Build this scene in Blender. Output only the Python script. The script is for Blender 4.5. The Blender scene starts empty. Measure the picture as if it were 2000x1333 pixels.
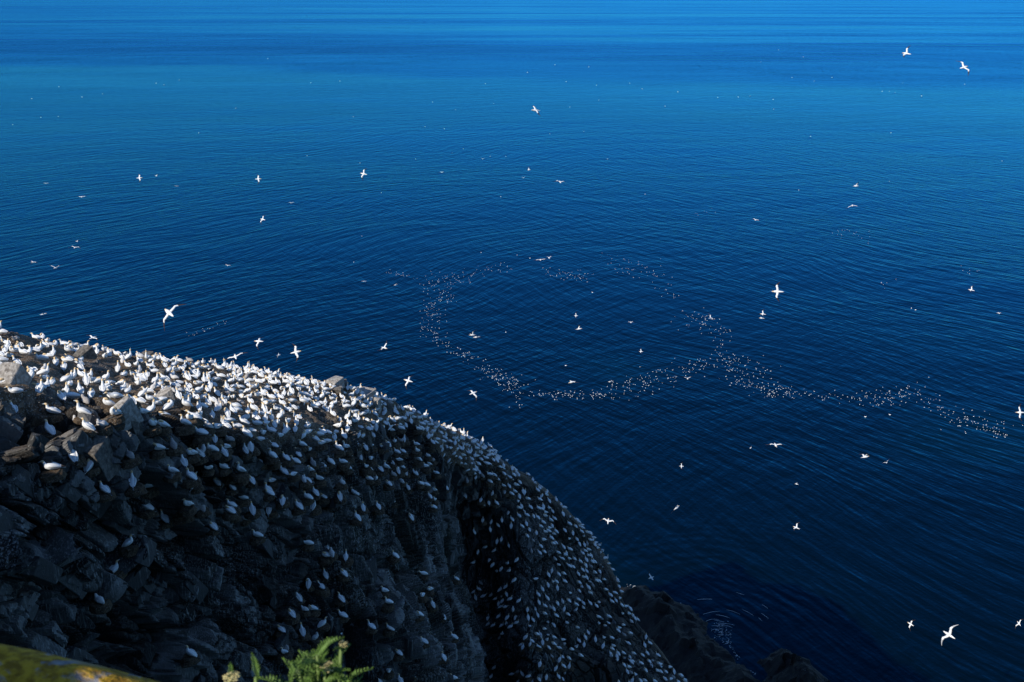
import bpy, bmesh, math, random
import numpy as np
from mathutils import Vector, Matrix, Euler

random.seed(11)
rng = np.random.default_rng(11)
R = math.radians
S = bpy.context.scene

# ------------------------------------------------------------------ camera
CAM_H = 120.0
PITCH = 19.4                     # degrees below the horizon
FPX = 35.0 / 36.0 * 2000.0
cam_d = bpy.data.cameras.new('camera')
cam_d.lens = 35.0
cam_d.sensor_width = 36.0
cam_d.clip_start = 0.05
cam_d.clip_end = 200000.0
cam_d.dof.use_dof = True
cam_d.dof.focus_distance = 85.0
cam_d.dof.aperture_fstop = 7.1
cam = bpy.data.objects.new('camera', cam_d)
S.collection.objects.link(cam)
cam.location = (0, 0, CAM_H)
cam.rotation_euler = (R(90 - PITCH), 0, 0)
S.camera = cam

# ------------------------------------------------------------------ sky and sun
SUN_EL = 35.0
SUN_TO = (0.66, 0.75)            # horizontal direction in which the light travels
SKY = 0.12
w = bpy.data.worlds.new('World')
S.world = w
w.use_nodes = True
nt = w.node_tree
nt.nodes.clear()
sky = nt.nodes.new('ShaderNodeTexSky')
sky.sky_type = 'NISHITA'
sky.sun_disc = False
sky.sun_elevation = R(SUN_EL)
sky.sun_rotation = math.atan2(-SUN_TO[0], -SUN_TO[1])
sky.altitude = 120
sky.air_density = 1.0
sky.dust_density = 0.3
sky.ozone_density = 4.0
bg = nt.nodes.new('ShaderNodeBackground')
bg.inputs['Strength'].default_value = SKY
wo = nt.nodes.new('ShaderNodeOutputWorld')
tint = nt.nodes.new('ShaderNodeMix')          # clear maritime air: an even bluer cast over the whole sky
tint.data_type = 'RGBA'; tint.blend_type = 'MULTIPLY'
tint.inputs[0].default_value = 1.0
tint.inputs[7].default_value = (0.70, 0.92, 1.12, 1)
nt.links.new(sky.outputs[0], tint.inputs[6])
nt.links.new(tint.outputs[2], bg.inputs[0])
nt.links.new(bg.outputs[0], wo.inputs[0])

sl = bpy.data.lights.new('sun', 'SUN')
sl.energy = 5.0
sl.angle = R(0.5)
sl.color = (1.0, 0.94, 0.84)
sun = bpy.data.objects.new('sun', sl)
S.collection.objects.link(sun)
_h = math.hypot(*SUN_TO)
sd = Vector((SUN_TO[0] / _h * math.cos(R(SUN_EL)), SUN_TO[1] / _h * math.cos(R(SUN_EL)), -math.sin(R(SUN_EL))))
sun.rotation_euler = sd.to_track_quat('-Z', 'Y').to_euler()

vs = S.view_settings
vs.view_transform = 'Standard'
vs.look = 'None'
vs.exposure = 0.0
vs.gamma = 1.0
S.cycles.max_bounces = 5
S.cycles.diffuse_bounces = 2
S.cycles.glossy_bounces = 2
S.cycles.use_denoising = True

# ------------------------------------------------------------------ helpers
COL = S.collection
CP, SP = math.cos(R(PITCH)), math.sin(R(PITCH))

def ray(px, py):
    x = (px - 1000.0) / FPX
    u = (666.5 - py) / FPX
    d = Vector((x, CP + u * SP, -SP + u * CP))
    return d.normalized()

def at(px, py, r):
    """survey helper: bearing of a point and its range in metres -> world position"""
    return Vector((0, 0, CAM_H)) + ray(px, py) * r

def on_sea(px, py, z=0.0):
    d = ray(px, py)
    return Vector((0, 0, CAM_H)) + d * ((z - CAM_H) / d.z)

def project(P):
    """world points (n,3) -> pixel x, y and range"""
    X = P[:, 0]; Y = P[:, 1]; Z = P[:, 2] - CAM_H
    f = Y * CP - Z * SP
    u = Y * SP + Z * CP
    f = np.where(f > 0.1, f, 1e9)
    return 1000 + X / f * FPX, 666.5 - u / f * FPX, np.sqrt(X * X + Y * Y + Z * Z)

def tag(o, label=None, cat=None, group=None, kind=None):
    if label: o['label'] = label
    if cat: o['category'] = cat
    if group: o['group'] = group
    if kind: o['kind'] = kind
    return o

def link(name, me, parent=None, mats=()):
    o = bpy.data.objects.new(name, me)
    COL.objects.link(o)
    for m in mats:
        me.materials.append(m)
    if parent is not None:
        o.parent = parent
    return o

def mesh_np(name, V, F, smooth=False, mat_idx=None):
    """fast mesh from numpy verts and a uniform quad or tri array"""
    me = bpy.data.meshes.new(name)
    k = F.shape[1]
    me.vertices.add(len(V)); me.vertices.foreach_set('co', V.astype(np.float32).ravel())
    me.loops.add(F.size); me.loops.foreach_set('vertex_index', F.astype(np.int32).ravel())
    me.polygons.add(len(F))
    me.polygons.foreach_set('loop_start', np.arange(0, F.size, k, dtype=np.int32))
    me.polygons.foreach_set('loop_total', np.full(len(F), k, dtype=np.int32))
    if mat_idx is not None:
        me.polygons.foreach_set('material_index', np.asarray(mat_idx, dtype=np.int32))
    me.polygons.foreach_set('use_smooth', np.full(len(F), smooth, dtype=bool))
    me.update(calc_edges=True)
    return me

def hash3(i, j, k, s=0):
    i = i.astype(np.int64); j = j.astype(np.int64); k = k.astype(np.int64)
    h = (i * 73856093) ^ (j * 19349663) ^ (k * 83492791) ^ (s * 2654435761)
    h = (h ^ (h >> 13)) * 1274126177
    h = h & 0x7fffffff
    h = (h ^ (h >> 16)) * 668265263
    h = h & 0x7fffffff
    h = h ^ (h >> 15)
    return (h & 0xffffff) / float(0xffffff)

def vnoise(P, s=0):
    I = np.floor(P).astype(np.int64); f = P - I
    f = f * f * (3 - 2 * f)
    out = 0
    for a in (0, 1):
        for b in (0, 1):
            for c in (0, 1):
                wgt = (f[:, 0] if a else 1 - f[:, 0]) * (f[:, 1] if b else 1 - f[:, 1]) * (f[:, 2] if c else 1 - f[:, 2])
                out = out + wgt * hash3(I[:, 0] + a, I[:, 1] + b, I[:, 2] + c, s)
    return out

def fbm(P, o=4, s=0):
    t = 0; a = 0.5; n = 0
    for q in range(o):
        t = t + a * vnoise(P * 2 ** q + 17.3 * q, s + q); n += a; a *= 0.5
    return t / n

def vcell(P, s=0):
    """3D cell noise: nearest jittered point -> (f1, f2, id values r0..r3, offset from the cell centre)"""
    I = np.floor(P - 0.5).astype(np.int64)
    n = len(P)
    d1 = np.full(n, 9.0); d2 = np.full(n, 9.0)
    best = np.zeros((n, 3), np.int64); off = np.zeros((n, 3))
    for a in (0, 1):
        for b in (0, 1):
            for c in (0, 1):
                J = I + np.array((a, b, c))
                ctr = J + 0.5 + 0.62 * (np.stack([hash3(J[:, 0], J[:, 1], J[:, 2], s + q) for q in (1, 2, 3)], 1) - 0.5)
                D = P - ctr
                d = np.abs(D).max(1) * 0.55 + np.sqrt((D * D).sum(1)) * 0.45
                m = d < d1
                d2 = np.where(m, d1, np.minimum(d2, d))
                d1 = np.where(m, d, d1)
                best[m] = J[m]; off[m] = D[m]
    rs = [hash3(best[:, 0], best[:, 1], best[:, 2], s + q) for q in (11, 12, 13, 14)]
    return d1, d2, rs, off

def sstep(a, b, x):
    t = np.clip((x - a) / (b - a), 0, 1)
    return t * t * (3 - 2 * t)

# ------------------------------------------------------------------ materials
class NT:
    def __init__(s, name):
        s.m = bpy.data.materials.new(name); s.m.use_nodes = True
        s.t = s.m.node_tree; s.t.nodes.clear()
        s.out = s.n('ShaderNodeOutputMaterial')
    def n(s, typ, **kw):
        nd = s.t.nodes.new(typ)
        for k, v in kw.items():
            setattr(nd, k, v)
        return nd
    def set(s, sock, v):
        if isinstance(v, bpy.types.NodeSocket): s.t.links.new(v, sock)
        elif isinstance(v, tuple) and len(v) == 3 and sock.type == 'RGBA': sock.default_value = (*v, 1)
        else: sock.default_value = v
    def math(s, op, a, b=0.0, c=None, clamp=False):
        nd = s.n('ShaderNodeMath', operation=op); nd.use_clamp = clamp
        s.set(nd.inputs[0], a); s.set(nd.inputs[1], b)
        if c is not None: s.set(nd.inputs[2], c)
        return nd.outputs[0]
    def mix(s, f, a, b):
        nd = s.n('ShaderNodeMix', data_type='RGBA')
        s.set(nd.inputs[0], f); s.set(nd.inputs[6], a); s.set(nd.inputs[7], b)
        return nd.outputs[2]
    def ramp(s, v, a, b, lo=0.0, hi=1.0):
        nd = s.n('ShaderNodeMapRange', interpolation_type='SMOOTHSTEP')
        s.set(nd.inputs[0], v); nd.inputs[1].default_value = a; nd.inputs[2].default_value = b
        nd.inputs[3].default_value = lo; nd.inputs[4].default_value = hi
        return nd.outputs[0]
    def noise(s, vec, scale, detail=3.0, rough=0.55, dist=0.0):
        nd = s.n('ShaderNodeTexNoise')
        if vec is not None: s.set(nd.inputs['Vector'], vec)
        nd.inputs['Scale'].default_value = scale; nd.inputs['Detail'].default_value = detail
        nd.inputs['Roughness'].default_value = rough; nd.inputs['Distortion'].default_value = dist
        return nd.outputs[0]
    def mapping(s, vec, rot=(0, 0, 0), sc=(1, 1, 1), loc=(0, 0, 0)):
        nd = s.n('ShaderNodeMapping'); s.set(nd.inputs[0], vec)
        nd.inputs[1].default_value = loc; nd.inputs[2].default_value = rot; nd.inputs[3].default_value = sc
        return nd.outputs[0]
    def pos(s): return s.n('ShaderNodeNewGeometry').outputs['Position']
    def obj(s): return s.n('ShaderNodeTexCoord').outputs['Object']
    def rnd(s): return s.n('ShaderNodeObjectInfo').outputs['Random']
    def attr(s, name):
        nd = s.n('ShaderNodeAttribute'); nd.attribute_name = name
        return nd.outputs['Fac']
    def bump(s, h, strength=0.5, dist=0.1, normal=None):
        nd = s.n('ShaderNodeBump'); s.set(nd.inputs['Height'], h)
        s.set(nd.inputs['Strength'], strength); nd.inputs['Distance'].default_value = dist
        if normal is not None: s.set(nd.inputs['Normal'], normal)
        return nd.outputs[0]
    def bsdf(s, col, rough=0.8, normal=None, spec=0.3, **kw):
        nd = s.n('ShaderNodeBsdfPrincipled')
        s.set(nd.inputs['Base Color'], col); s.set(nd.inputs['Roughness'], rough)
        nd.inputs['Specular IOR Level'].default_value = spec
        for k, v in kw.items():
            s.set(nd.inputs[k.replace('_', ' ')], v)
        if normal is not None: s.set(nd.inputs['Normal'], normal)
        s.t.links.new(nd.outputs[0], s.out.inputs[0])
        return nd

def mat_plain(name, col, rough=0.7, var=0.12, scale=30.0, spec=0.25, sss=False):
    k = NT(name)
    n = k.noise(k.obj(), scale, 3)
    c = k.mix(k.ramp(n, 0.3, 0.7), tuple(x * (1 - var) for x in col), tuple(min(1, x * (1 + var)) for x in col))
    k.bsdf(c, rough, spec=spec)
    return k.m

# cliff rock: grey slate with brown soil on the shelves and whitewash below the ledges
def mat_cliff():
    k = NT('cliff_rock')
    p = k.pos()
    tone = k.attr('tone'); soil = k.attr('soil'); white = k.attr('white'); dark = k.attr('moss')
    n1 = k.noise(p, 0.9, 5, 0.6)
    n2 = k.noise(k.mapping(p, (0.0, 0.0, 0.3), (11.0, 11.0, 1.0)), 1.0, 4, 0.6)      # vertical streaks
    n3 = k.noise(p, 6.0, 4, 0.65)
    rock = k.mix(k.ramp(tone, 0.36, 0.74), (0.009, 0.0095, 0.010), (0.20, 0.198, 0.193))
    rock = k.mix(k.math('MULTIPLY', k.ramp(n1, 0.42, 0.75), 0.6), rock, (0.060, 0.048, 0.036))
    rock = k.mix(k.math('MULTIPLY', k.ramp(n3, 0.35, 0.7), 0.22), rock, (0.03, 0.03, 0.03))
    rock = k.mix(k.math('MULTIPLY', dark, k.ramp(n3, 0.3, 0.6, 0.0, 0.7)), rock, (0.016, 0.02, 0.010))
    wl = k.math('MULTIPLY', k.ramp(n2, 0.50, 0.66), white, clamp=True)
    rock = k.mix(k.math('MULTIPLY', wl, 0.65), rock, (0.42, 0.42, 0.40))
    sp = k.noise(p, 14.0, 2, 0.5)
    soilc = k.mix(k.ramp(n3, 0.3, 0.7), (0.055, 0.036, 0.022), (0.17, 0.115, 0.07))
    soilc = k.mix(k.math('MULTIPLY', k.ramp(sp, 0.57, 0.70), 0.8), soilc, (0.48, 0.45, 0.40))
    col = k.mix(soil, rock, soilc)
    spk = k.math('MULTIPLY', k.ramp(sp, 0.66, 0.74), k.math('MULTIPLY', white, 0.6))
    col = k.mix(spk, col, (0.45, 0.45, 0.43))
    b = k.bump(k.math('ADD', n3, k.math('MULTIPLY', n2, 0.6)), 0.6, 0.12)
    k.bsdf(col, 0.82, b, 0.25)
    return k.m

def mat_block():
    k = NT('fractured_block')
    p = k.pos(); r = k.rnd()
    n2 = k.noise(k.mapping(p, (0.0, 0.0, 0.3), (5.0, 5.0, 0.6)), 1.0, 4, 0.6)
    n3 = k.noise(p, 6.0, 4, 0.65)
    rock = k.mix(r, (0.016, 0.0165, 0.017), (0.13, 0.128, 0.124))
    rock = k.mix(k.math('MULTIPLY', k.ramp(n3, 0.4, 0.7), 0.45), rock, (0.05, 0.042, 0.034))
    rock = k.mix(k.math('MULTIPLY', k.ramp(n2, 0.56, 0.70), 0.55), rock, (0.40, 0.40, 0.38))
    b = k.bump(k.math('ADD', n3, k.math('MULTIPLY', n2, 0.6)), 0.6, 0.10)
    k.bsdf(rock, 0.82, b, 0.25)
    return k.m

def mat_boulder(pale=True):
    k = NT('pale_boulder' if pale else 'dark_boulder')
    p = k.pos()
    n2 = k.noise(k.mapping(p, (0.2, 0.1, 0.3), (4.0, 4.0, 0.7)), 1.0, 4, 0.6)
    n3 = k.noise(p, 5.0, 5, 0.65)
    a, b_ = ((0.20, 0.175, 0.15), (0.46, 0.43, 0.39)) if pale else ((0.06, 0.055, 0.05), (0.20, 0.18, 0.155))
    rock = k.mix(k.ramp(n3, 0.3, 0.7), a, b_)
    rock = k.mix(k.math('MULTIPLY', k.ramp(n2, 0.55, 0.68), 0.6), rock, (0.07, 0.055, 0.045))
    k.bsdf(rock, 0.85, k.bump(k.math('ADD', n3, n2), 0.6, 0.10), 0.25)
    return k.m

def mat_nest():
    k = NT('nest_mound')
    p = k.pos()
    n = k.noise(p, 9.0, 4, 0.65); n2 = k.noise(p, 22.0, 2)
    c = k.mix(k.ramp(n, 0.3, 0.7), (0.035, 0.024, 0.015), (0.13, 0.09, 0.055))
    c = k.mix(k.math('MULTIPLY', k.ramp(n2, 0.6, 0.7), 0.5), c, (0.42, 0.40, 0.36))
    k.bsdf(c, 0.9, k.bump(n2, 0.9, 0.06), 0.2)
    return k.m

SPLASH = on_sea(1412, 1243)

def mat_sea():
    k = NT('sea_water')
    p = k.pos()
    sep = k.n('ShaderNodeSeparateXYZ'); k.set(sep.inputs[0], p)
    X, Y = sep.outputs[0], sep.outputs[1]
    flat = k.n('ShaderNodeCombineXYZ'); k.set(flat.inputs[0], X); k.set(flat.inputs[1], Y)
    v = flat.outputs[0]
    # swell bends round the headland: warp the coordinates over hundreds of metres
    wz = k.n('ShaderNodeTexNoise'); k.set(wz.inputs['Vector'], v); wz.inputs['Scale'].default_value = 0.004; wz.inputs['Detail'].default_value = 2
    va = k.n('ShaderNodeVectorMath', operation='MULTIPLY_ADD')
    k.set(va.inputs[0], wz.outputs['Color']); va.inputs[1].default_value = (110, 110, 0); k.set(va.inputs[2], v)
    vw = va.outputs[0]
    def wave(vec, ang, along, across, d=2):
        nd = k.n('ShaderNodeMapping', vector_type='TEXTURE'); k.set(nd.inputs[0], vec)
        nd.inputs[2].default_value = (0, 0, R(ang)); nd.inputs[3].default_value = (along, across, 1)
        return k.noise(nd.outputs[0], 1.0, d, 0.5)
    h0 = wave(vw, 12, 60.0, 22.0)
    ha = wave(vw, 46, 20.0, 4.6); hb = wave(vw, -50, 20.0, 4.6)
    h1 = wave(vw, 54, 7.0, 1.8); h2 = wave(vw, -58, 7.0, 1.8)
    h3 = wave(v, 20, 1.4, 0.8, 3)
    lr = k.ramp(X, -260.0, 320.0)
    la = k.math('SUBTRACT', 1.25, lr); lb = k.math('ADD', lr, 0.25)
    # rings from the swell breaking on the skerry
    ds = k.n('ShaderNodeVectorMath', operation='DISTANCE'); k.set(ds.inputs[0], v); ds.inputs[1].default_value = (SPLASH.x, SPLASH.y, 0)
    dn = k.math('ADD', ds.outputs['Value'], k.math('MULTIPLY', k.noise(v, 0.08, 2), 9.0))
    ring = k.math('SINE', k.math('MULTIPLY', dn, 1.9))
    ringm = k.ramp(ds.outputs['Value'], 6.0, 70.0, 1.0, 0.0)
    side = k.ramp(h0, 0.4, 0.6)
    wa = k.math('ADD', k.math('MULTIPLY', ha, 1.35), k.math('MULTIPLY', h1, 0.62))
    wb = k.math('ADD', k.math('MULTIPLY', hb, 1.35), k.math('MULTIPLY', h2, 0.62))
    h = k.math('ADD', k.math('ADD', k.math('MULTIPLY', wa, la), k.math('MULTIPLY', wb, lb)),
               k.math('ADD', k.math('MULTIPLY', h3, 0.16), k.math('MULTIPLY', h0, 1.5)))
    h = k.math('ADD', h, k.math('MULTIPLY', k.math('MULTIPLY', ring, ringm), k.math('MULTIPLY', side, 0.10)))
    # slicks: wide calm lanes against ruffled water far out
    s1 = k.noise(k.mapping(v, (0, 0, R(3)), (0.00022, 0.0016, 1)), 1.0, 4, 0.6)
    s2 = k.noise(k.mapping(v, (0, 0, R(-4)), (0.0012, 0.006, 1)), 1.0, 4, 0.6)
    far = k.ramp(Y, 1500.0, 2100.0)
    fy = k.math('ADD', Y, k.math('ADD', k.math('MULTIPLY', X, 0.35), k.math('MULTIPLY', k.noise(v, 0.0012, 3), 700.0)))
    lane = k.math('MULTIPLY', k.ramp(fy, 1750.0, 1950.0), k.ramp(fy, 2300.0, 3600.0, 1.0, 0.25))
    ruff = k.math('ADD', k.math('MULTIPLY', lane, 0.8), k.math('MULTIPLY', k.ramp(s1, 0.34, 0.74), far))
    ruff = k.math('ADD', ruff, k.math('MULTIPLY', k.ramp(s2, 0.35, 0.65), 0.35))
    stg = k.math('ADD', 0.52, k.math('MULTIPLY', ruff, 0.35))
    nrm = k.bump(h, stg, 0.55)
    # upwelling colour of the water body: deep blue, greener over the sandy shallows
    t = k.ramp(k.noise(v, 0.009, 2, 0.5), 0.5, 0.72)
    shal = k.math('MULTIPLY', t, k.ramp(Y, 170.0, 420.0, 1.0, 0.0))
    body = k.mix(shal, (0.0004, 0.0040, 0.0070), (0.0006, 0.014, 0.017))
    dif = k.n('ShaderNodeBsdfDiffuse'); k.set(dif.inputs[0], body)
    gl = k.n('ShaderNodeBsdfGlossy'); k.set(gl.inputs[0], (0.06, 0.50, 0.92)); k.set(gl.inputs['Roughness'], k.math('ADD', 0.06, k.math('MULTIPLY', ruff, 0.16)))
    k.set(gl.inputs['Normal'], nrm)
    fr = k.n('ShaderNodeFresnel'); fr.inputs[0].default_value = 1.333; k.set(fr.inputs['Normal'], nrm)
    mx = k.n('ShaderNodeMixShader'); k.set(mx.inputs[0], fr.outputs[0])
    k.t.links.new(dif.outputs[0], mx.inputs[1]); k.t.links.new(gl.outputs[0], mx.inputs[2])
    k.t.links.new(mx.outputs[0], k.out.inputs[0])
    return k.m

def mat_lichen():
    k = NT('lichen_rock')
    p = k.obj()
    n = k.noise(p, 7.0, 6, 0.65, 0.4); n2 = k.noise(p, 45.0, 4, 0.6); n3 = k.noise(p, 2.4, 2)
    c = k.mix(k.ramp(n2, 0.3, 0.7), (0.13, 0.13, 0.14), (0.30, 0.29, 0.29))
    li = k.mix(k.ramp(n2, 0.35, 0.65), (0.22, 0.115, 0.008), (0.50, 0.29, 0.02))
    c = k.mix(k.ramp(n, 0.42, 0.50), c, li)
    c = k.mix(k.math('MULTIPLY', k.ramp(n3, 0.58, 0.66), 0.7), c, (0.24, 0.21, 0.16))
    k.bsdf(c, 0.9, k.bump(k.math('ADD', n2, n), 0.7, 0.02), 0.2)
    return k.m

def mat_turf():
    k = NT('turf')
    p = k.pos()
    n = k.noise(p, 3.0, 4); n2 = k.noise(p, 40.0, 3)
    c = k.mix(k.ramp(n2, 0.3, 0.7), (0.03, 0.05, 0.012), (0.09, 0.12, 0.03))
    c = k.mix(k.ramp(n, 0.55, 0.7), c, (0.10, 0.08, 0.05))
    k.bsdf(c, 0.9, k.bump(n2, 0.8, 0.04), 0.2)
    return k.m

def mat_wet():
    k = NT('wet_shore_rock')
    p = k.pos()
    n = k.noise(p, 0.5, 5, 0.65); n2 = k.noise(p, 3.0, 3)
    c = k.mix(k.ramp(n, 0.35, 0.7), (0.005, 0.0048, 0.005), (0.014, 0.013, 0.0125))
    c = k.mix(k.math('MULTIPLY', k.ramp(n2, 0.66, 0.74), k.ramp(k.attr('top'), 0.3, 0.8)), c, (0.16, 0.16, 0.155))
    k.bsdf(c, 0.7, k.bump(n2, 0.5, 0.3), 0.25)
    return k.m

M_CLIFF = mat_cliff(); M_BLOCK = mat_block(); M_PALE = mat_boulder(True); M_DARKB = mat_boulder(False)
M_NEST = mat_nest(); M_SEA = mat_sea(); M_LICHEN = mat_lichen(); M_TURF = mat_turf(); M_WET = mat_wet()
M_WHITE = mat_plain('white_plumage', (0.80, 0.80, 0.79), 0.75, 0.05, 12)
M_BUFF = mat_plain('buff_plumage', (0.72, 0.53, 0.30), 0.75, 0.12, 14)
M_BLACK = mat_plain('dark_wingtip', (0.045, 0.030, 0.024), 0.7, 0.3, 14)
M_BILL = mat_plain('bill_horn', (0.40, 0.45, 0.50), 0.5, 0.08, 14)
M_DOWN = mat_plain('grey_down', (0.60, 0.58, 0.56), 0.95, 0.15, 25)
M_JUV = mat_plain('mottled_plumage', (0.36, 0.33, 0.31), 0.9, 0.35, 30)
M_GREYW = mat_plain('grey_wing', (0.42, 0.43, 0.44), 0.8, 0.15, 10)
M_FOAM = mat_plain('foam', (0.45, 0.48, 0.50), 0.9, 0.2, 3)
M_LEAF = mat_plain('yarrow_leaf', (0.075, 0.135, 0.022), 0.6, 0.35, 60)
M_STEM = mat_plain('yarrow_stem', (0.14, 0.20, 0.05), 0.6, 0.2, 60)
M_PETAL = mat_plain('yarrow_petal', (0.58, 0.52, 0.46), 0.7, 0.08, 80)
M_SEED = mat_plain('yarrow_faded', (0.42, 0.36, 0.16), 0.8, 0.3, 80)
BIRD = [M_WHITE, M_BUFF, M_BLACK, M_BILL]

# ------------------------------------------------------------------ sea
def build_sea():
    # rings, fine near the land and wide towards the horizon
    rad = np.concatenate([[0.0], np.geomspace(20, 90000, 60)])
    seg = 96
    V = [(0, 0, 0)]
    for r in rad[1:]:
        for s in range(seg):
            a = 2 * math.pi * s / seg
            V.append((r * math.cos(a), r * math.sin(a), 0))
    F = []
    for s in range(seg):
        F.append((0, 1 + s, 1 + (s + 1) % seg))
    for i in range(len(rad) - 2):
        for s in range(seg):
            a = 1 + i * seg + s; b = 1 + i * seg + (s + 1) % seg
            F.append((a, a + seg, b + seg)); F.append((a, b + seg, b))
    me = mesh_np('sea', np.array(V, float), np.array(F))
    return tag(link('sea', me, None, [M_SEA]), 'deep blue rippled sea reaching to the horizon', None, None, 'structure')
build_sea()

# ------------------------------------------------------------------ cliff headland
# columns along the headland; in each: skyline, mid shelf, brink, three points down the wall
COLS = [
    [(-1500, 600, 46), (-1500, 700, 36), (-1500, 800, 27), (-1500, 980, 24), (-1500, 1200, 23), (-1500, 1500, 22)],
    [(-900, 570, 62), (-900, 660, 48), (-900, 760, 37), (-900, 920, 33), (-900, 1120, 32), (-900, 1350, 31)],
    [(-350, 605, 74), (-350, 665, 58), (-350, 750, 46), (-350, 910, 42), (-350, 1110, 42), (-350, 1340, 42)],
    [(0, 652, 80), (0, 712, 62), (0, 772, 50), (0, 930, 47), (0, 1120, 48), (0, 1340, 49)],
    [(150, 681, 82), (140, 738, 64), (130, 800, 52), (120, 930, 49), (115, 1120, 51), (110, 1340, 52)],
    [(300, 703, 84), (290, 757, 68), (270, 822, 55), (250, 950, 53), (240, 1130, 55), (230, 1340, 56)],
    [(450, 718, 87), (440, 772, 74), (430, 845, 62), (410, 960, 60), (400, 1130, 61), (390, 1340, 62)],
    [(600, 748, 90), (590, 785, 80), (575, 850, 70), (560, 960, 68), (550, 1130, 68), (545, 1340, 68)],
    [(720, 770, 95), (715, 802, 88), (705, 840, 81), (700, 950, 78), (690, 1130, 77), (690, 1340, 75)],
    [(805, 805, 103), (795, 820, 98), (785, 838, 92), (785, 950, 88), (790, 1130, 86), (800, 1340, 82)],
    [(870, 838, 110), (860, 850, 106), (850, 868, 103), (850, 960, 104), (862, 1130, 104), (893, 1340, 96)],
    [(930, 870, 117), (920, 888, 113), (905, 920, 112), (890, 1000, 119), (900, 1130, 125), (940, 1340, 123)],
    [(1000, 915, 124), (985, 945, 120), (970, 990, 119), (950, 1060, 124), (945, 1170, 128), (985, 1340, 124)],
    [(1070, 962, 130), (1055, 995, 126), (1040, 1040, 123), (1020, 1110, 122), (1020, 1200, 122), (1040, 1340, 118)],
    [(1140, 1032, 134), (1125, 1065, 130), (1110, 1105, 127), (1095, 1160, 125), (1090, 1230, 124), (1100, 1340, 120)],
    [(1188, 1098, 136), (1176, 1135, 132), (1165, 1172, 129), (1155, 1215, 127), (1155, 1270, 125), (1165, 1340, 122)],
    [(1230, 1195, 137), (1220, 1217, 134), (1212, 1240, 131), (1208, 1270, 129), (1212, 1305, 127), (1225, 1345, 124)],
    [(1288, 1268, 139), (1280, 1285, 137), (1275, 1300, 135), (1275, 1317, 133), (1280, 1340, 131), (1295, 1370, 128)],
    [(1342, 1342, 140), (1337, 1356, 138), (1335, 1370, 136), (1338, 1388, 134), (1347, 1412, 132), (1365, 1440, 129)],
    [(1420, 1440, 143), (1415, 1455, 141), (1413, 1470, 139), (1418, 1490, 137), (1428, 1515, 135), (1445, 1545, 132)],
    [(1520, 1600, 150), (1515, 1612, 148), (1513, 1625, 146), (1518, 1640, 144), (1526, 1660, 142), (1540, 1690, 140)],
]
def control_grid():
    G = []
    for c in COLS:
        pts = [at(*q) for q in c]
        sk = pts[0]
        away = Vector((sk.x * 0.35 - 0.3 * sk.y * 0, sk.y, 0)).normalized()
        away = (away + Vector((-0.25, 0, 0))).normalized()
        wd = max(0.0, min(1.0, (11.0 - len(G)) / 3.0))        # unseen back widened towards the root to throw shade on the shore rocks
        back = sk + away * (7 + 9 * wd) + Vector((0, 0, -5 - 3.5 * wd))
        back2 = sk + away * (13 + 18 * wd); back2.z = sk.z * 0.5 + wd * (sk.z * 0.5 - 20)
        back3 = sk + away * (22 + 18 * wd); back3.z = -4
        lo = pts[-1]
        toward = Vector((-lo.x + 14, -lo.y, 0)).normalized()
        mid = lo + toward * 0.10 * lo.z; mid.z = lo.z * 0.5
        foot = lo + toward * 0.24 * lo.z; foot.z = -4
        G.append([back3, back2, back] + pts + [mid, foot])
    return np.array([[tuple(p) for p in c] for c in G])

def catmull(A, t):
    n = len(A)
    i = np.clip(np.floor(t).astype(int), 0, n - 2); f = (t - i)
    P0 = A[np.clip(i - 1, 0, n - 1)]; P1 = A[i]; P2 = A[i + 1]; P3 = A[np.clip(i + 2, 0, n - 1)]
    f = f.reshape((-1,) + (1,) * (A.ndim - 1))
    return 0.5 * ((2 * P1) + (-P0 + P2) * f + (2 * P0 - 5 * P1 + 4 * P2 - P3) * f ** 2 + (-P0 + 3 * P1 - 3 * P2 + P3) * f ** 3)

NU, NV = 1000, 760
G = control_grid()
# sampling: dense where the picture looks, thin elsewhere
def dens(knots, n):
    k = np.array(knots, float)
    return np.interp(np.linspace(0, 1, n), k[:, 0], k[:, 1])
TU = dens([(0, 0), (0.05, 2.4), (0.95, 18.2), (1, len(COLS) - 1)], NU)
TV = dens([(0, 0), (0.03, 1.6), (0.10, 3.0), (0.36, 5.0), (0.93, 8.1), (1, 10)], NV)
A = catmull(G, TU)                                   # (NU, rows, 3)
P0 = np.stack([catmull(A[i], TV) for i in range(NU)])  # (NU, NV, 3)
UU, VV = np.meshgrid(TU, TV, indexing='ij')
def normals(P):
    du = np.gradient(P, axis=0); dv = np.gradient(P, axis=1)
    n = np.cross(dv, du)
    n /= np.maximum(np.linalg.norm(n, axis=2, keepdims=True), 1e-9)
    return n
N0 = normals(P0)
# orient outward (towards the camera side on the wall)
sgn = np.sign((N0[:, NV // 2:] * (np.array([0, 0, CAM_H]) - P0[:, NV // 2:])).sum(2).mean())
N0 *= sgn
FLIP = sgn < 0

def rotmat(az, dip):
    """frame with axis 0 along strike/bedding in the wall, 1 out of the wall, 2 up the dip"""
    t = np.array([math.sin(az), math.cos(az), 0]); n = np.array([math.cos(az), -math.sin(az), 0]); z = np.array([0, 0, 1.0])
    a = t * math.cos(dip) + z * math.sin(dip); b = -t * math.sin(dip) + z * math.cos(dip)
    return np.stack([a, n, b])

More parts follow.
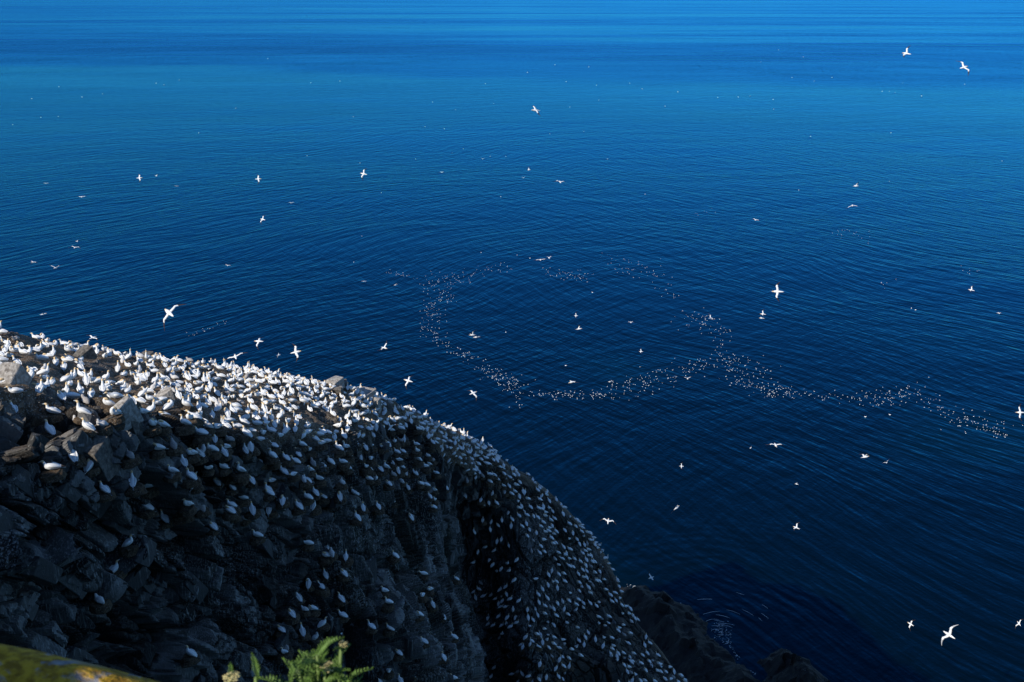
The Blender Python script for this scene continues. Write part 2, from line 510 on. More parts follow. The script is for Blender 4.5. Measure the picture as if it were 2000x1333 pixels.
def displace(P0, N0):
    sh = P0.shape[:2]
    P = P0.reshape(-1, 3); N = N0.reshape(-1, 3); U = UU.ravel(); Vv = VV.ravel()
    rng_d = np.linalg.norm(P - np.array([0, 0, CAM_H]), axis=1)
    steep = 1 - np.clip(N[:, 2], 0, 1)
    nz = fbm(P * 0.12, 3, 3)
    wall = sstep(4.75, 5.25, Vv + (nz - 0.5) * 1.3)               # below the brink
    farB = sstep(10.6, 12.2, U)                                   # bird-covered far slope
    wall = np.maximum(wall, farB * sstep(3.0, 3.6, Vv))
    back = sstep(2.3, 1.6, Vv)
    wall = np.maximum(wall, back)
    warp = np.stack([fbm(P * 0.22, 2, 40 + q) - 0.5 for q in range(3)], 1) * 1.3
    Q = P + warp
    vert = sstep(6.6, 8.0, U)                                     # bedding dips on the near wall, stands upright further out
    FA = rotmat(R(20), R(34)); FB = rotmat(R(26), R(-8))
    brk = sstep(0.50, 0.62, fbm(P * 0.25 + 40, 3, 55))             # zones where the slabs are broken small
    d = np.zeros(len(P)); tone = np.zeros(len(P))
    edge = np.zeros(len(P))
    for frame, wt, sc in ((FA, 1 - vert, ((2.4, 3.0, 5.2), (1.0, 1.4, 1.9), (0.55, 0.7, 0.42))),
                          (FB, vert, ((2.2, 3.0, 7.5), (0.95, 1.2, 3.0), (0.40, 0.6, 1.0)))):
        m = wt > 0.001
        L = Q[m] @ frame.T
        nn = N[m] @ frame.T
        dd = np.zeros(m.sum()); tt = np.zeros(m.sum()); ee = np.zeros(m.sum())
        for q, (s3, amp) in enumerate(zip(sc, (1.75, 0.66, 0.28))):
            s3 = np.array(s3)
            f1, f2, rs, off = vcell(L / s3 + 3.7 * q, 100 + 31 * q)
            tilt = np.stack([rs[1] - 0.5, rs[2] - 0.5, rs[3] - 0.7], 1)
            pl = (off * tilt).sum(1)
            gap = sstep(0.11, 0.0, f2 - f1)
            if q == 2: amp = amp * (0.15 + 0.85 * brk[m])
            dd += amp * ((rs[0] - 0.5) * 1.15 + pl * 0.75) - gap * amp * 0.8
            tt += (0.42, 0.36, 0.22)[q] * hash3((rs[0] * 9999).astype(np.int64), (rs[1] * 9999).astype(np.int64), (rs[2] * 9999).astype(np.int64), 5)
            ee = np.maximum(ee, gap)
        d[m] += wt[m] * dd; tone[m] += wt[m] * tt; edge[m] = np.maximum(edge[m], ee)
    big = (fbm(P * 0.055, 2, 70) - 0.5) * 5.0
    fine = (fbm(P * 1.6, 3, 60) - 0.5) * (0.06 + 0.2 * brk)
    amp = wall * (1 - 0.38 * farB) * (1 - 0.3 * sstep(2.6, 3.4, Vv) * farB)
    # shelf: hummocky soil with rock ribs breaking through
    hum = (fbm(P * 0.45, 3, 80) - 0.5) * 1.3 + (fbm(P * 1.3, 3, 84) - 0.5) * 0.5
    rib = sstep(0.56, 0.66, fbm(P * 0.30 + 5, 3, 90))
    shelf = hum + rib * d * 0.45
    disp = amp * (d + big * 0.45 + fine) + (1 - wall) * (shelf * 0.8)
    near_sky = sstep(0.9, 0.0, np.abs(Vv - 3.0))
    disp = disp * (1 - 0.45 * near_sky)
    out = P + N * disp[:, None]
    soil = (1 - wall) * (1 - 0.8 * rib)
    tone = tone * (1 - 0.35 * farB)                                # rock tone lowered towards the nose
    return out.reshape(sh + (3,)), tone.reshape(sh), soil.reshape(sh), wall.reshape(sh), farB.reshape(sh)

P1, TONE, SOIL, WALL, FARB = displace(P0, N0)
N1 = normals(P1) * sgn
# soil gathers on whatever faces up, also in the wall
up = sstep(0.55, 0.85, N1[:, :, 2])
SOIL = np.clip(np.maximum(SOIL, up * 0.6 * (0.35 + 0.65 * sstep(6.5, 4.5, VV))), 0, 1)
pn = P1.reshape(-1, 3)
WHT = (sstep(0.42, 0.62, fbm(pn * 0.16, 3, 120)) * 0.9 + 0.15).reshape(NU, NV)
MOSS = (sstep(0.50, 0.66, fbm(pn * 0.11 + 9, 3, 130)) * 0.9).reshape(NU, NV)

def grid_faces(nu, nv, flip):
    a = (np.arange(nu - 1)[:, None] * nv + np.arange(nv - 1)[None, :]).ravel()
    q = np.stack([a, a + nv, a + nv + 1, a + 1], 1)
    return q[:, ::-1] if not flip else q
cliff_me = mesh_np('cliff', pn, grid_faces(NU, NV, FLIP))
for nm, arr in (('tone', TONE), ('soil', SOIL), ('white', WHT), ('moss', MOSS)):
    at_ = cliff_me.attributes.new(nm, 'FLOAT', 'POINT')
    at_.data.foreach_set('value', arr.ravel().astype(np.float32))
cliff = tag(link('cliff', cliff_me, None, [M_CLIFF]), 'steep dark fractured headland with a sunlit soil shelf on top', None, None, 'structure')

# what of the cliff the camera sees
PX, PY, RG = [a.reshape(NU, NV) for a in project(pn)]
bx = np.clip((PX / 5).astype(int), -100, 520) + 100; by = np.clip((PY / 5).astype(int), -100, 400) + 100
ZB = np.full((640, 520), 1e9)
np.minimum.at(ZB, (bx.ravel(), by.ravel()), RG.ravel())
VIS = (RG < ZB[bx, by] + 0.8) & (PX > -30) & (PX < 2030) & (PY < 1360) & (VV > 2.2)
vis_idx = np.nonzero(VIS.ravel())[0]
vpx = PX.ravel()[vis_idx]; vpy = PY.ravel()[vis_idx]

def surf(px, py, rad=7):
    """the visible surface point of the cliff on a bearing: position, smooth normal, flat index"""
    d = (vpx - px) ** 2 + (vpy - py) ** 2
    i = int(np.argmin(d))
    return None if d[i] > 400 else vis_idx[i]
NS = N0.reshape(-1, 3)

# ------------------------------------------------------------------ fractured blocks standing proud of the cliff
def hull_mesh(name, sx, sy, sz, n, seed, mats, chip=0.25):
    r = random.Random(seed)
    bm = bmesh.new()
    for i in (-1, 1):
        for j in (-1, 1):
            for l in (-1, 1):
                bm.verts.new((i * sx * (1 - r.random() * chip), j * sy * (1 - r.random() * chip), l * sz * (1 - r.random() * chip)))
    for _ in range(n):
        bm.verts.new((r.uniform(-1, 1) * sx * 0.95, r.uniform(-1, 1) * sy * 0.95, r.choice((-1, 1)) * sz * r.uniform(0.8, 1.08)))
    res = bmesh.ops.convex_hull(bm, input=bm.verts)
    dead = {v for v in res['geom_interior'] + res['geom_unused'] if isinstance(v, bmesh.types.BMVert) and v.is_valid}
    bmesh.ops.delete(bm, geom=list(dead), context='VERTS')
    bmesh.ops.bevel(bm, geom=list(bm.edges), offset=0.05 * min(sx, sy, sz), segments=1, affect='EDGES', profile=0.6)
    bmesh.ops.recalc_face_normals(bm, faces=bm.faces)
    me = bpy.data.meshes.new(name); bm.to_mesh(me); bm.free()
    for m in mats: me.materials.append(m)
    return me

# long axis of each block up the dip
block_me = [hull_mesh('rock_block', *dims, 7, 20 + i, [M_BLOCK], 0.45) for i, dims in enumerate(
    [(1.0, .55, .7), (1.3, .5, .5), (.7, .5, 1.1), (.6, .45, 1.5), (.9, .6, .55), (1.1, .45, .9), (.5, .4, .9), (.8, .5, .8)])]

def basis(az, dip):
    m = rotmat(az, dip)
    return Matrix(((m[0][0], m[1][0], m[2][0]), (m[0][1], m[1][1], m[2][1]), (m[0][2], m[1][2], m[2][2])))

pf = pn
wall_w = (WALL.ravel()[vis_idx] > 0.8) & (VV.ravel()[vis_idx] > 3.3)
cand = vis_idx[wall_w]
placed = []
tries = 0
while len(placed) < 170 and tries < 6000:
    tries += 1
    i = int(cand[rng.integers(len(cand))])
    p = pf[i]
    u = UU.ravel()[i]
    far = RG.ravel()[i]
    s = random.uniform(0.45, 1.05) * (0.8 if u > 10 else 1.0)
    if u > 10 and random.random() < 0.55: continue
    if any((p[0] - q[0]) ** 2 + (p[1] - q[1]) ** 2 + (p[2] - q[2]) ** 2 < (0.9 * (s + q[3])) ** 2 for q in placed): continue
    placed.append((p[0], p[1], p[2], s))
    v = 1.0 if u > 7.2 else 0.0
    kind = random.choice([2, 3, 6, 7]) if v else random.choice([2, 3, 6, 7, 5])
    o = bpy.data.objects.new('rock_block', block_me[kind]); COL.objects.link(o); o.parent = cliff
    B = basis(R(20 + random.uniform(-14, 14)), R((34 if not v else -8) + random.uniform(-9, 9)))
    n = Vector(NS[i])
    o.matrix_local = Matrix.LocRotScale(Vector(p) - n * 0.42 * s, B.to_quaternion(), Vector((s, s, s)) * 0.95)

# boulders one can tell apart: name, bearing, size in metres, pale or dark, label, turn
BOULDERS = [
    (165, 697, (1.5, 1.1, 1.0), 'd', 'dark boulder with a pale broken face on the sunlit shelf', 30, 20),
    (25, 748, (1.3, 1.2, 1.3), 'p', 'pale rounded rock at the left end of the sunlit brink', 10, 30),
    (245, 815, (1.5, 0.8, 1.6), 'p', 'pale slab edge jutting from the brink of the near wall', 25, 15),
    (318, 783, (1.6, 1.0, 0.9), 'p', 'pale broken slab lying on the brink beside the dark wall', 60, 25),
    (318, 735, (0.5, 0.5, 0.9), 'd', 'small dark pointed rock standing on the shelf', 5, 20),
    (290, 693, (1.2, 0.9, 0.7), 'd', 'grey hump of rock on the skyline of the shelf', 15, 10),
    (655, 738, (1.5, 1.4, 1.2), 'p', 'big square block on the skyline of the shelf', 40, 5),
    (672, 748, (1.1, 1.2, 1.0), 'd', 'dark block leaning on the square skyline block', 70, 10),
    (662, 768, (0.5, 0.9, 1.1), 'd', 'dark upright slab on the far shelf', 20, 25),
    (710, 772, (2.0, 1.6, 0.6), 'p', 'pale flat slab near the end of the shelf', 35, 8),
    (735, 797, (0.8, 0.8, 1.6), 'p', 'tall pale pillar at the end of the shelf', 15, 10),
    (930, 962, (1.1, 1.0, 2.2), 'p', 'grey square pillar above the dark gully', 20, 4),
    (262, 842, (0.8, 0.7, 2.2), 'd', 'streaked column under the jutting slab edge', 20, 8),
    (205, 905, (1.4, 0.6, 2.2), 'd', 'broad smooth slab leaning in the shaded wall', 15, 18),
    (700, 905, (0.7, 0.6, 2.6), 'd', 'smooth upright column on the shaded wall', 25, 4),
]
land_px = []
for q, (px, py, (sx, sy, sz), tone_, lab, az, dip) in enumerate(BOULDERS):
    i = surf(px, py)
    if i is None: continue
    me = hull_mesh('boulder', sx * 0.5, sy * 0.5, sz * 0.5, 4, 300 + q, [M_PALE if tone_ == 'p' else M_DARKB], 0.35)
    o = link('boulder', me, cliff)
    o['label'] = lab
    o.matrix_local = Matrix.LocRotScale(Vector(pf[i]) + Vector((0, 0, 0.12 * sz)), basis(R(az), R(dip)).to_quaternion(), Vector((1, 1, 1)))
    land_px.append((px, py, lab))

# ------------------------------------------------------------------ birds
def loft(bm, pts, rad, seg, mats, flat=None, cap=True, y_axis=Vector((0, 1, 0))):
    """tube through points (x,y,z) with radii; mats gives the material of each span"""
    rings = []
    n = len(pts)
    for i in range(n):
        a = pts[max(i - 1, 0)]; b = pts[min(i + 1, n - 1)]
        t = (b - a).normalized()
        side = (y_axis - t * y_axis.dot(t)).normalized()
        up = t.cross(side)
        rw = rad[i] if not isinstance(rad[i], tuple) else rad[i][0]
        rh = rad[i] if not isinstance(rad[i], tuple) else rad[i][1]
        rings.append([bm.verts.new(pts[i] + side * (rw * math.cos(2 * math.pi * s / seg)) + up * (rh * math.sin(2 * math.pi * s / seg))) for s in range(seg)])
    for i in range(n - 1):
        for s in range(seg):
            f = bm.faces.new((rings[i][s], rings[i][(s + 1) % seg], rings[i + 1][(s + 1) % seg], rings[i + 1][s]))
            f.material_index = mats[i]; f.smooth = True
    if cap:
        f = bm.faces.new(rings[0][::-1]); f.material_index = mats[0]
        f = bm.faces.new(rings[-1]); f.material_index = mats[-1]

W_, B_, K_, L_ = 0, 1, 2, 3
def V3(l): return [Vector(p) for p in l]

def perched(name, pose):
    bm = bmesh.new()
    drop = 0.10 if pose not in ('stand', 'sky') else 0.0
    z = lambda l: [Vector((p[0], p[1], p[2] - drop)) for p in l]
    # tail and trunk
    trunk = [(-0.56, 0, .15), (-0.46, 0, .18), (-.34, 0, .21), (-.22, 0, .25), (-.06, 0, .28), (.08, 0, .30), (.18, 0, .34)]
    trad = [(.012, .008), (.035, .015), (.07, .06), (.12, .115), (.155, .15), (.155, .15), (.125, .13)]
    tm = [W_] * 7
    if pose == 'stand':
        nk = [(.225, 0, .43), (.245, 0, .53), (.265, 0, .61), (.30, 0, .665), (.345, 0, .675), (.375, 0, .672), (.475, 0, .655)]
        nr = [.08, .056, .052, .056, .048, .026, .004]; nm = [W_, W_, B_, B_, B_, L_, L_]
    elif pose == 'sky':
        nk = [(.215, 0, .43), (.225, 0, .55), (.235, 0, .66), (.25, 0, .72), (.275, 0, .76), (.29, 0, .785), (.335, 0, .87)]
        nr = [.08, .054, .05, .054, .045, .025, .004]; nm = [W_, W_, B_, B_, B_, L_, L_]
    elif pose == 'sit':
        nk = [(.23, 0, .40), (.255, 0, .47), (.275, 0, .53), (.31, 0, .57), (.355, 0, .572), (.385, 0, .567), (.485, 0, .54)]
        nr = [.085, .06, .055, .057, .048, .026, .004]; nm = [W_, W_, B_, B_, B_, L_, L_]
    elif pose == 'forward':
        nk = [(.28, 0, .37), (.37, 0, .42), (.44, 0, .47), (.495, 0, .49), (.54, 0, .485), (.565, 0, .475), (.65, 0, .43)]
        nr = [.085, .06, .053, .055, .047, .026, .004]; nm = [W_, W_, B_, B_, B_, L_, L_]
    elif pose == 'preen':
        nk = [(.235, .01, .41), (.25, .05, .48), (.225, .10, .52), (.175, .145, .50), (.13, .165, .455), (.11, .17, .42), (.07, .18, .33)]
        nr = [.085, .06, .055, .055, .046, .026, .004]; nm = [W_, W_, B_, B_, B_, L_, L_]
    else:  # tucked asleep: head laid back between the wings
        nk = [(.235, 0, .39), (.245, .02, .45), (.20, .045, .475), (.12, .05, .455), (.055, .045, .43), (.03, .04, .42), (-.05, .03, .395)]
        nr = [.09, .07, .065, .062, .05, .028, .006]; nm = [W_, B_, B_, B_, B_, L_, L_]
    loft(bm, z(trunk + nk), trad + nr, 8, tm + nm)
    # folded wings lying along the flanks, dark tips crossed over the tail
    for s in (-1, 1):
        wp = [(.15, s * .115, .37), (.07, s * .15, .36), (-.08, s * .15, .335), (-.24, s * .115, .28), (-.38, s * .055, .235), (-.50, s * .01, .20), (-.63, -s * .025, .165)]
        wr = [(.012, .02), (.03, .075), (.034, .085), (.028, .065), (.018, .04), (.014, .025), (.004, .006)]
        loft(bm, z(wp), wr, 6, [W_, W_, W_, W_, K_, K_, K_])
    if drop == 0.0:
        for s in (-1, 1):
            loft(bm, V3([(-.03, s * .055, .17), (-.02, s * .055, .02), (.05, s * .06, .0)]), [.018, .014, (.035, .006)], 5, [K_, K_, K_])
    me = bpy.data.meshes.new(name); bm.to_mesh(me); bm.free()
    for m in BIRD: me.materials.append(m)
    return me

def chick(name, dark):
    bm = bmesh.new()
    pts = V3([(-.33, 0, .10), (-.25, 0, .13), (-.10, 0, .17), (.06, 0, .19), (.17, 0, .24), (.20, 0, .33), (.235, 0, .395), (.28, 0, .40), (.305, 0, .395), (.37, 0, .375)])
    loft(bm, pts, [.03, .10, .165, .17, .125, .085, .08, .055, .025, .004], 8, [0] * 7 + [1] * 3)
    for s in (-1, 1):
        loft(bm, V3([(.1, s * .13, .22), (-.05, s * .155, .19), (-.26, s * .09, .14)]), [(.02, .05), (.03, .07), (.01, .015)], 6, [0, 0, 0])
    r = random.Random(5 + dark)
    for v in bm.verts:
        if v.co.x < .2: v.co += Vector((r.uniform(-.014, .014), r.uniform(-.014, .014), r.uniform(-.014, .014)))
    me = bpy.data.meshes.new(name); bm.to_mesh(me); bm.free()
    me.materials.append(M_JUV if dark else M_DOWN); me.materials.append(M_BLACK)
    return me

POSES = ['stand', 'sit', 'tuck', 'preen', 'forward', 'sky']
POSE_ME = {p: perched('gannet', p) for p in POSES}
CHICK_ME = {'down': chick('gannet_chick', 0), 'juv': chick('gannet_chick', 1)}
POSE_TXT = {'stand': 'gannet standing neck raised', 'sit': 'gannet sitting head up', 'tuck': 'gannet asleep, head tucked',
            'preen': 'gannet preening its flank', 'forward': 'gannet stretching its neck forward', 'sky': 'gannet pointing bill skyward'}

def nest_mesh(seed):
    r = random.Random(seed)
    bm = bmesh.new()
    rings = []
    for q, (rr, zz) in enumerate(((.50, -.55), (.46, -.25), (.40, -.05), (.34, .02), (.18, -.01))):
        rings.append([bm.verts.new((rr * r.uniform(.82, 1.15) * math.cos(a * math.pi / 5), rr * r.uniform(.82, 1.15) * math.sin(a * math.pi / 5), zz + r.uniform(-.04, .04))) for a in range(10)])
    for i in range(4):
        for a in range(10):
            bm.faces.new((rings[i][a], rings[i][(a + 1) % 10], rings[i + 1][(a + 1) % 10], rings[i + 1][a]))
    bm.faces.new(rings[-1])
    me = bpy.data.meshes.new('nest'); bm.to_mesh(me); bm.free(); me.materials.append(M_NEST)
    return me
NEST_ME = [nest_mesh(s) for s in range(5)]

# hand-surveyed birds of the shaded wall (bearings in the photograph)
WALL_BIRDS = [(92, 912), (376, 945), (357, 987), (314, 1013), (407, 1027), (263, 1057), (233, 1108), (197, 1160), (363, 1275), (466, 969), (490, 966),
    (443, 995), (487, 993), (496, 1043), (520, 959), (592, 939), (615, 933), (609, 959), (592, 969), (607, 987), (633, 984), (657, 966), (686, 959), (752, 942),
    (690, 1008), (678, 1034), (500, 1045), (597, 1058), (634, 1068), (631, 1081), (668, 1086), (766, 1083), (795, 1007), (630, 1117), (665, 1117), (598, 1139),
    (621, 1145), (577, 1164), (659, 1167), (563, 1196), (603, 1187), (663, 1199), (627, 1216), (654, 1228), (583, 1229), (541, 1225), (550, 1272), (718, 1220),
    (748, 1151), (752, 1176), (822, 1119), (834, 1149), (822, 1161), (840, 1178), (885, 1126), (810, 1199), (860, 1199), (755, 1226), (786, 1234), (823, 1249),
    (772, 1273), (755, 1306), (838, 1281), (858, 1284), (798, 1315), (882, 1241), (879, 1326), (776, 1326), (734, 1329), (866, 948), (909, 963),
    (75, 757), (131, 766), (150, 810), (86, 841), (92, 805), (135, 887), (300, 875), (215, 807), (222, 817), (362, 817), (365, 830),
    (397, 835), (415, 835), (370, 855), (397, 847), (472, 847), (467, 857), (405, 877), (365, 885), (432, 872), (352, 905), (397, 910), (472, 882),
    (482, 871), (460, 922), (447, 820), (460, 825), (307, 830), (482, 815), (515, 847), (527, 897), (517, 955), (545, 919), (592, 849), (602, 842), (547, 850),
    (639, 846), (660, 832), (667, 851), (669, 872), (672, 886), (622, 907), (637, 899), (671, 910), (715, 914), (737, 914), (745, 870), (750, 865), (785, 857),
    (852, 855), (752, 797), (771, 797), (734, 831), (120, 775), (180, 770), (200, 790), (170, 745), (215, 745), (240, 790)]
CHICK_AT = [(140, 824), (95, 922), (370, 861), (389, 877), (605, 905), (585, 935), (448, 1001), (481, 1001), (625, 1149), (609, 1243), (590, 1189), (553, 1262), (641, 1079), (192, 1167), (270, 1050), (350, 1000), (130, 890), (190, 785), (215, 820), (398, 832), (470, 1010), (640, 905)]

birds = []          # x, y, z, yaw, pose, scale, on_wall
spots = {}
def free(p, d):
    c = 1.5
    k0 = tuple(int(math.floor(t / c)) for t in p)
    for a in (-1, 0, 1):
        for b in (-1, 0, 1):
            for e in (-1, 0, 1):
                for q in spots.get((k0[0] + a, k0[1] + b, k0[2] + e), ()):
                    if (q - p).length < d: return False
    return True
def take(p):
    c = 1.5
    spots.setdefault(tuple(int(math.floor(t / c)) for t in p), []).append(p)

def perch(i, onwall, pose=None, lift=None):
    p = Vector(pf[i]); n = Vector(NS[i])
    h = Vector((n.x, n.y, 0))
    if onwall:
        out = h.normalized() if h.length > 0.05 else Vector((0.9, -0.3, 0))
        yaw = math.atan2(-out.y, -out.x) + random.gauss(0, 0.75)
        q = p + out * 0.22 + Vector((0, 0, 0.02))
    else:
        yaw = math.pi * 0.85 + random.gauss(0, 1.3)
        q = p + Vector((0, 0, -0.01))
    return q, yaw

def pick_pose(onwall):
    r = random.random()
    if onwall: return 'sit' if r < .50 else 'tuck' if r < .74 else 'preen' if r < .84 else 'stand' if r < .94 else 'forward'
    return 'stand' if r < .25 else 'sit' if r < .62 else 'tuck' if r < .76 else 'preen' if r < .88 else 'forward' if r < .95 else 'sky'

for px, py in WALL_BIRDS:
    i = surf(px, py + 6)
    if i is None: continue
    ow = WALL.ravel()[i] > 0.45
    q, yaw = perch(i, ow)
    if not free(q, 0.45): continue
    take(q); birds.append((q, yaw, pick_pose(ow), random.uniform(.96, 1.08), ow, i))
for px, py in CHICK_AT:
    i = surf(px, py + 5)
    if i is None: continue
    ow = WALL.ravel()[i] > 0.45
    q, yaw = perch(i, ow)
    if not free(q, 0.30): continue
    take(q); birds.append((q, yaw, random.choice(['down', 'down', 'juv']), random.uniform(.8, 1.05), ow, i))

# the crowd: shelf, ridge and far slope
area = np.linalg.norm(np.cross(np.gradient(P1, axis=0), np.gradient(P1, axis=1)), axis=2).ravel()
flatW = WALL.ravel(); fu = UU.ravel(); fv = VV.ravel()
clump = fbm(pn * 0.22, 3, 200); clump2 = fbm(pn * 0.55, 2, 210)
shelf_m = (flatW < 0.5) & VIS.ravel() & (fu < 11.5)
slope_m = VIS.ravel() & (fu >= 9.2) & (fu < 19) & (fv < 8.4)
dens_s = np.where(shelf_m, sstep(0.30, 0.50, clump) * (0.22 + 0.78 * sstep(4.7, 3.2, fv)) * (0.78 + 0.22 * sstep(3.4, 5.6, fu)), 0)
dens_b = np.where(slope_m & ((flatW >= 0.5) | (fu >= 11.4)), sstep(0.46, 0.56, clump2) * (0.2 + 0.8 * sstep(0.36, 0.55, clump)) * (0.12 + 0.88 * sstep(8.4, 3.0, fv)) * sstep(0.1, 0.45, N1[:, :, 2].ravel() + 0.15) * np.where((fu < 11.6), sstep(5.4, 4.6, fv), np.maximum(0.12, 1 - 0.9 * sstep(5.0, 6.4, fv) * sstep(14.5, 12.0, fu))), 0)
dens_w = np.where(VIS.ravel() & (flatW >= 0.5) & (fu < 10) & (fu > 3.2) & (fv > 4.4), sstep(6.4, 5.0, fv) * sstep(0.48, 0.58, clump2) * sstep(3.6, 6.4, fu) * sstep(0.0, 0.4, N1[:, :, 2].ravel()), 0)
wts = (dens_s * 1.0 + dens_b * 1.25 + dens_w * 0.45) * area
wts /= wts.sum()
pool = rng.choice(len(wts), 16000, p=wts)
for i in pool:
    i = int(i)
    ow = flatW[i] >= 0.5
    q, yaw = perch(i, ow)
    dmin = (0.70 + 0.55 * max(0, 1 - fu[i] / 6.5) * (0.5 + 0.5 * min(1, max(0, fv[i] - 3))) if fu[i] < 9 else 0.68) if not ow else 0.80
    if not free(q, dmin): continue
    if len(birds) > 1520: break
    take(q)
    r = random.random()
    pose = pick_pose(ow) if r > .09 else random.choice(['down', 'juv'])
    birds.append((q, yaw, pose, random.uniform(.88, 1.04), ow, i))
print('perched birds', len(birds))

def bird_px(q):
    x, y, r = project(np.array([[q.x, q.y, q.z + 0.3]]))
    return float(x[0]), float(y[0]), float(r[0])
info = []
for b in birds:
    x, y, r = bird_px(b[0])
    inside = -5 < x < 2005 and -5 < y < 1338
    info.append((r if inside else r + 1000, x, y))
order = sorted(range(len(birds)), key=lambda k: info[k][0])
adult_order = [k for k in order if birds[k][2] in POSE_ME]
chick_order = [k for k in order if birds[k][2] in CHICK_ME]
singles = adult_order[:300]
rest = adult_order[300:]

# labels: pose, then where it stands next to a rock one can find; ties are broken by rank
DIRS = ['right of', 'upper right of', 'above', 'upper left of', 'left of', 'lower left of', 'below', 'lower right of']
LM = [(165, 697, 'the dark boulder on the shelf'), (25, 748, 'the pale rock at the left end'), (245, 815, 'the slab edge jutting from the brink'),
      (318, 783, 'the broken slab on the brink'), (318, 735, 'the small pointed rock'), (655, 738, 'the square skyline block'), (735, 797, 'the tall pale pillar'),
      (205, 905, 'the smooth leaning slab'), (700, 905, 'the smooth upright column'), (930, 962, 'the pillar above the gully'), (460, 1290, 'the left yarrow head'),
      (620, 1290, 'the yarrow clump'), (250, 1325, 'the lichen rock')]
ORD = ['nearest', 'second', 'third', 'fourth', 'fifth', 'sixth', 'seventh', 'eighth', 'ninth', 'tenth', 'eleventh', 'twelfth', 'thirteenth', 'fourteenth', 'fifteenth', 'sixteenth', 'seventeenth', 'eighteenth', 'nineteenth', 'twentieth', 'twenty-first', 'twenty-second', 'twenty-third', 'twenty-fourth', 'twenty-fifth', 'twenty-sixth', 'twenty-seventh', 'twenty-eighth']
def where(x, y):
    l = min(LM, key=lambda m: (m[0] - x) ** 2 + (m[1] - y) ** 2)
    a = math.degrees(math.atan2(-(y - l[1]), x - l[0])) % 360
    return DIRS[int((a + 22.5) // 45) % 8] + ' ' + l[2], math.hypot(x - l[0], y - l[1])
def label_set(ids, text):
    groups = {}
    for k in ids:
        _, x, y = info[k]
        ph, d = where(x, y)
        key = (text(k), ph)
        groups.setdefault(key, []).append((d, k))
    out = {}
    for (t, ph), lst in groups.items():
        lst.sort()
        for n, (d, k) in enumerate(lst):
            if len(lst) == 1: out[k] = t + ' ' + ph
            else: out[k] = t + ', ' + (ORD[n] if n < len(ORD) else 'outermost') + ' ' + ph
    return out
labels = label_set(singles, lambda k: POSE_TXT[birds[k][2]])
labels.update(label_set(chick_order, lambda k: 'fluffy pale gannet chick' if birds[k][2] == 'down' else 'mottled grey gannet chick'))
n_nest = 0
for k in singles + chick_order:
    q, yaw, pose, sc, ow, i = birds[k]
    isch = pose in CHICK_ME
    o = bpy.data.objects.new('gannet_chick' if isch else 'gannet', CHICK_ME[pose] if isch else POSE_ME[pose])
    COL.objects.link(o)
    o.location = q; o.rotation_euler = (random.gauss(0, .06), random.gauss(-.28 if ow else -.05, .13), yaw); o.scale = (sc, sc, sc)
    tag(o, labels[k], 'chick' if isch else 'gannet', 'young gannets on the nests' if isch else 'gannets nesting on the headland')
for k in order:
    q, yaw, pose, sc, ow, i = birds[k]
    if ow and n_nest < 290 and info[k][0] < 1000:
        n_nest += 1
        o = bpy.data.objects.new('nest', random.choice(NEST_ME)); COL.objects.link(o); o.parent = cliff
        s = random.uniform(.75, 1.05)
        o.location = (q.x, q.y, q.z + 0.01); o.rotation_euler = (0, 0, random.uniform(0, 6.3)); o.scale = (s * 1.15, s * 1.05, s * .62)

def joined(name, items):
    """many small birds as one mesh: (mesh, matrix) pairs sharing one material list"""
    cache = {}
    Vs, Fs, Ms, base = [], [], [], 0
    for me, mt in items:
        if me.name not in cache:
            me.calc_loop_triangles()
            v = np.empty(len(me.vertices) * 3); me.vertices.foreach_get('co', v)
            t = np.empty(len(me.loop_triangles) * 3, np.int32); me.loop_triangles.foreach_get('vertices', t)
            m = np.empty(len(me.loop_triangles), np.int32); me.loop_triangles.foreach_get('material_index', m)
            cache[me.name] = (v.reshape(-1, 3), t.reshape(-1, 3), m)
        v, t, m = cache[me.name]
        M = np.array(mt)
        Vs.append(v @ M[:3, :3].T + M[:3, 3]); Fs.append(t + base); Ms.append(m); base += len(v)
    return mesh_np(name, np.concatenate(Vs), np.concatenate(Fs), True, np.concatenate(Ms))

items = []
for k in rest:
    q, yaw, pose, sc, ow, i = birds[k]
    items.append((POSE_ME[pose], Matrix.LocRotScale(q, Euler((random.gauss(0, .06), random.gauss(-.28 if ow else -.05, .13), yaw)), Vector((sc, sc, sc)))))
crowd = link('gannet_colony', joined('gannet_colony', items), None, BIRD)
tag(crowd, 'dense mass of white gannets along the far ridge and slope', None, None, 'stuff')
print('crowd', len(items), 'singles', len(singles), 'chicks', len(chick_order))

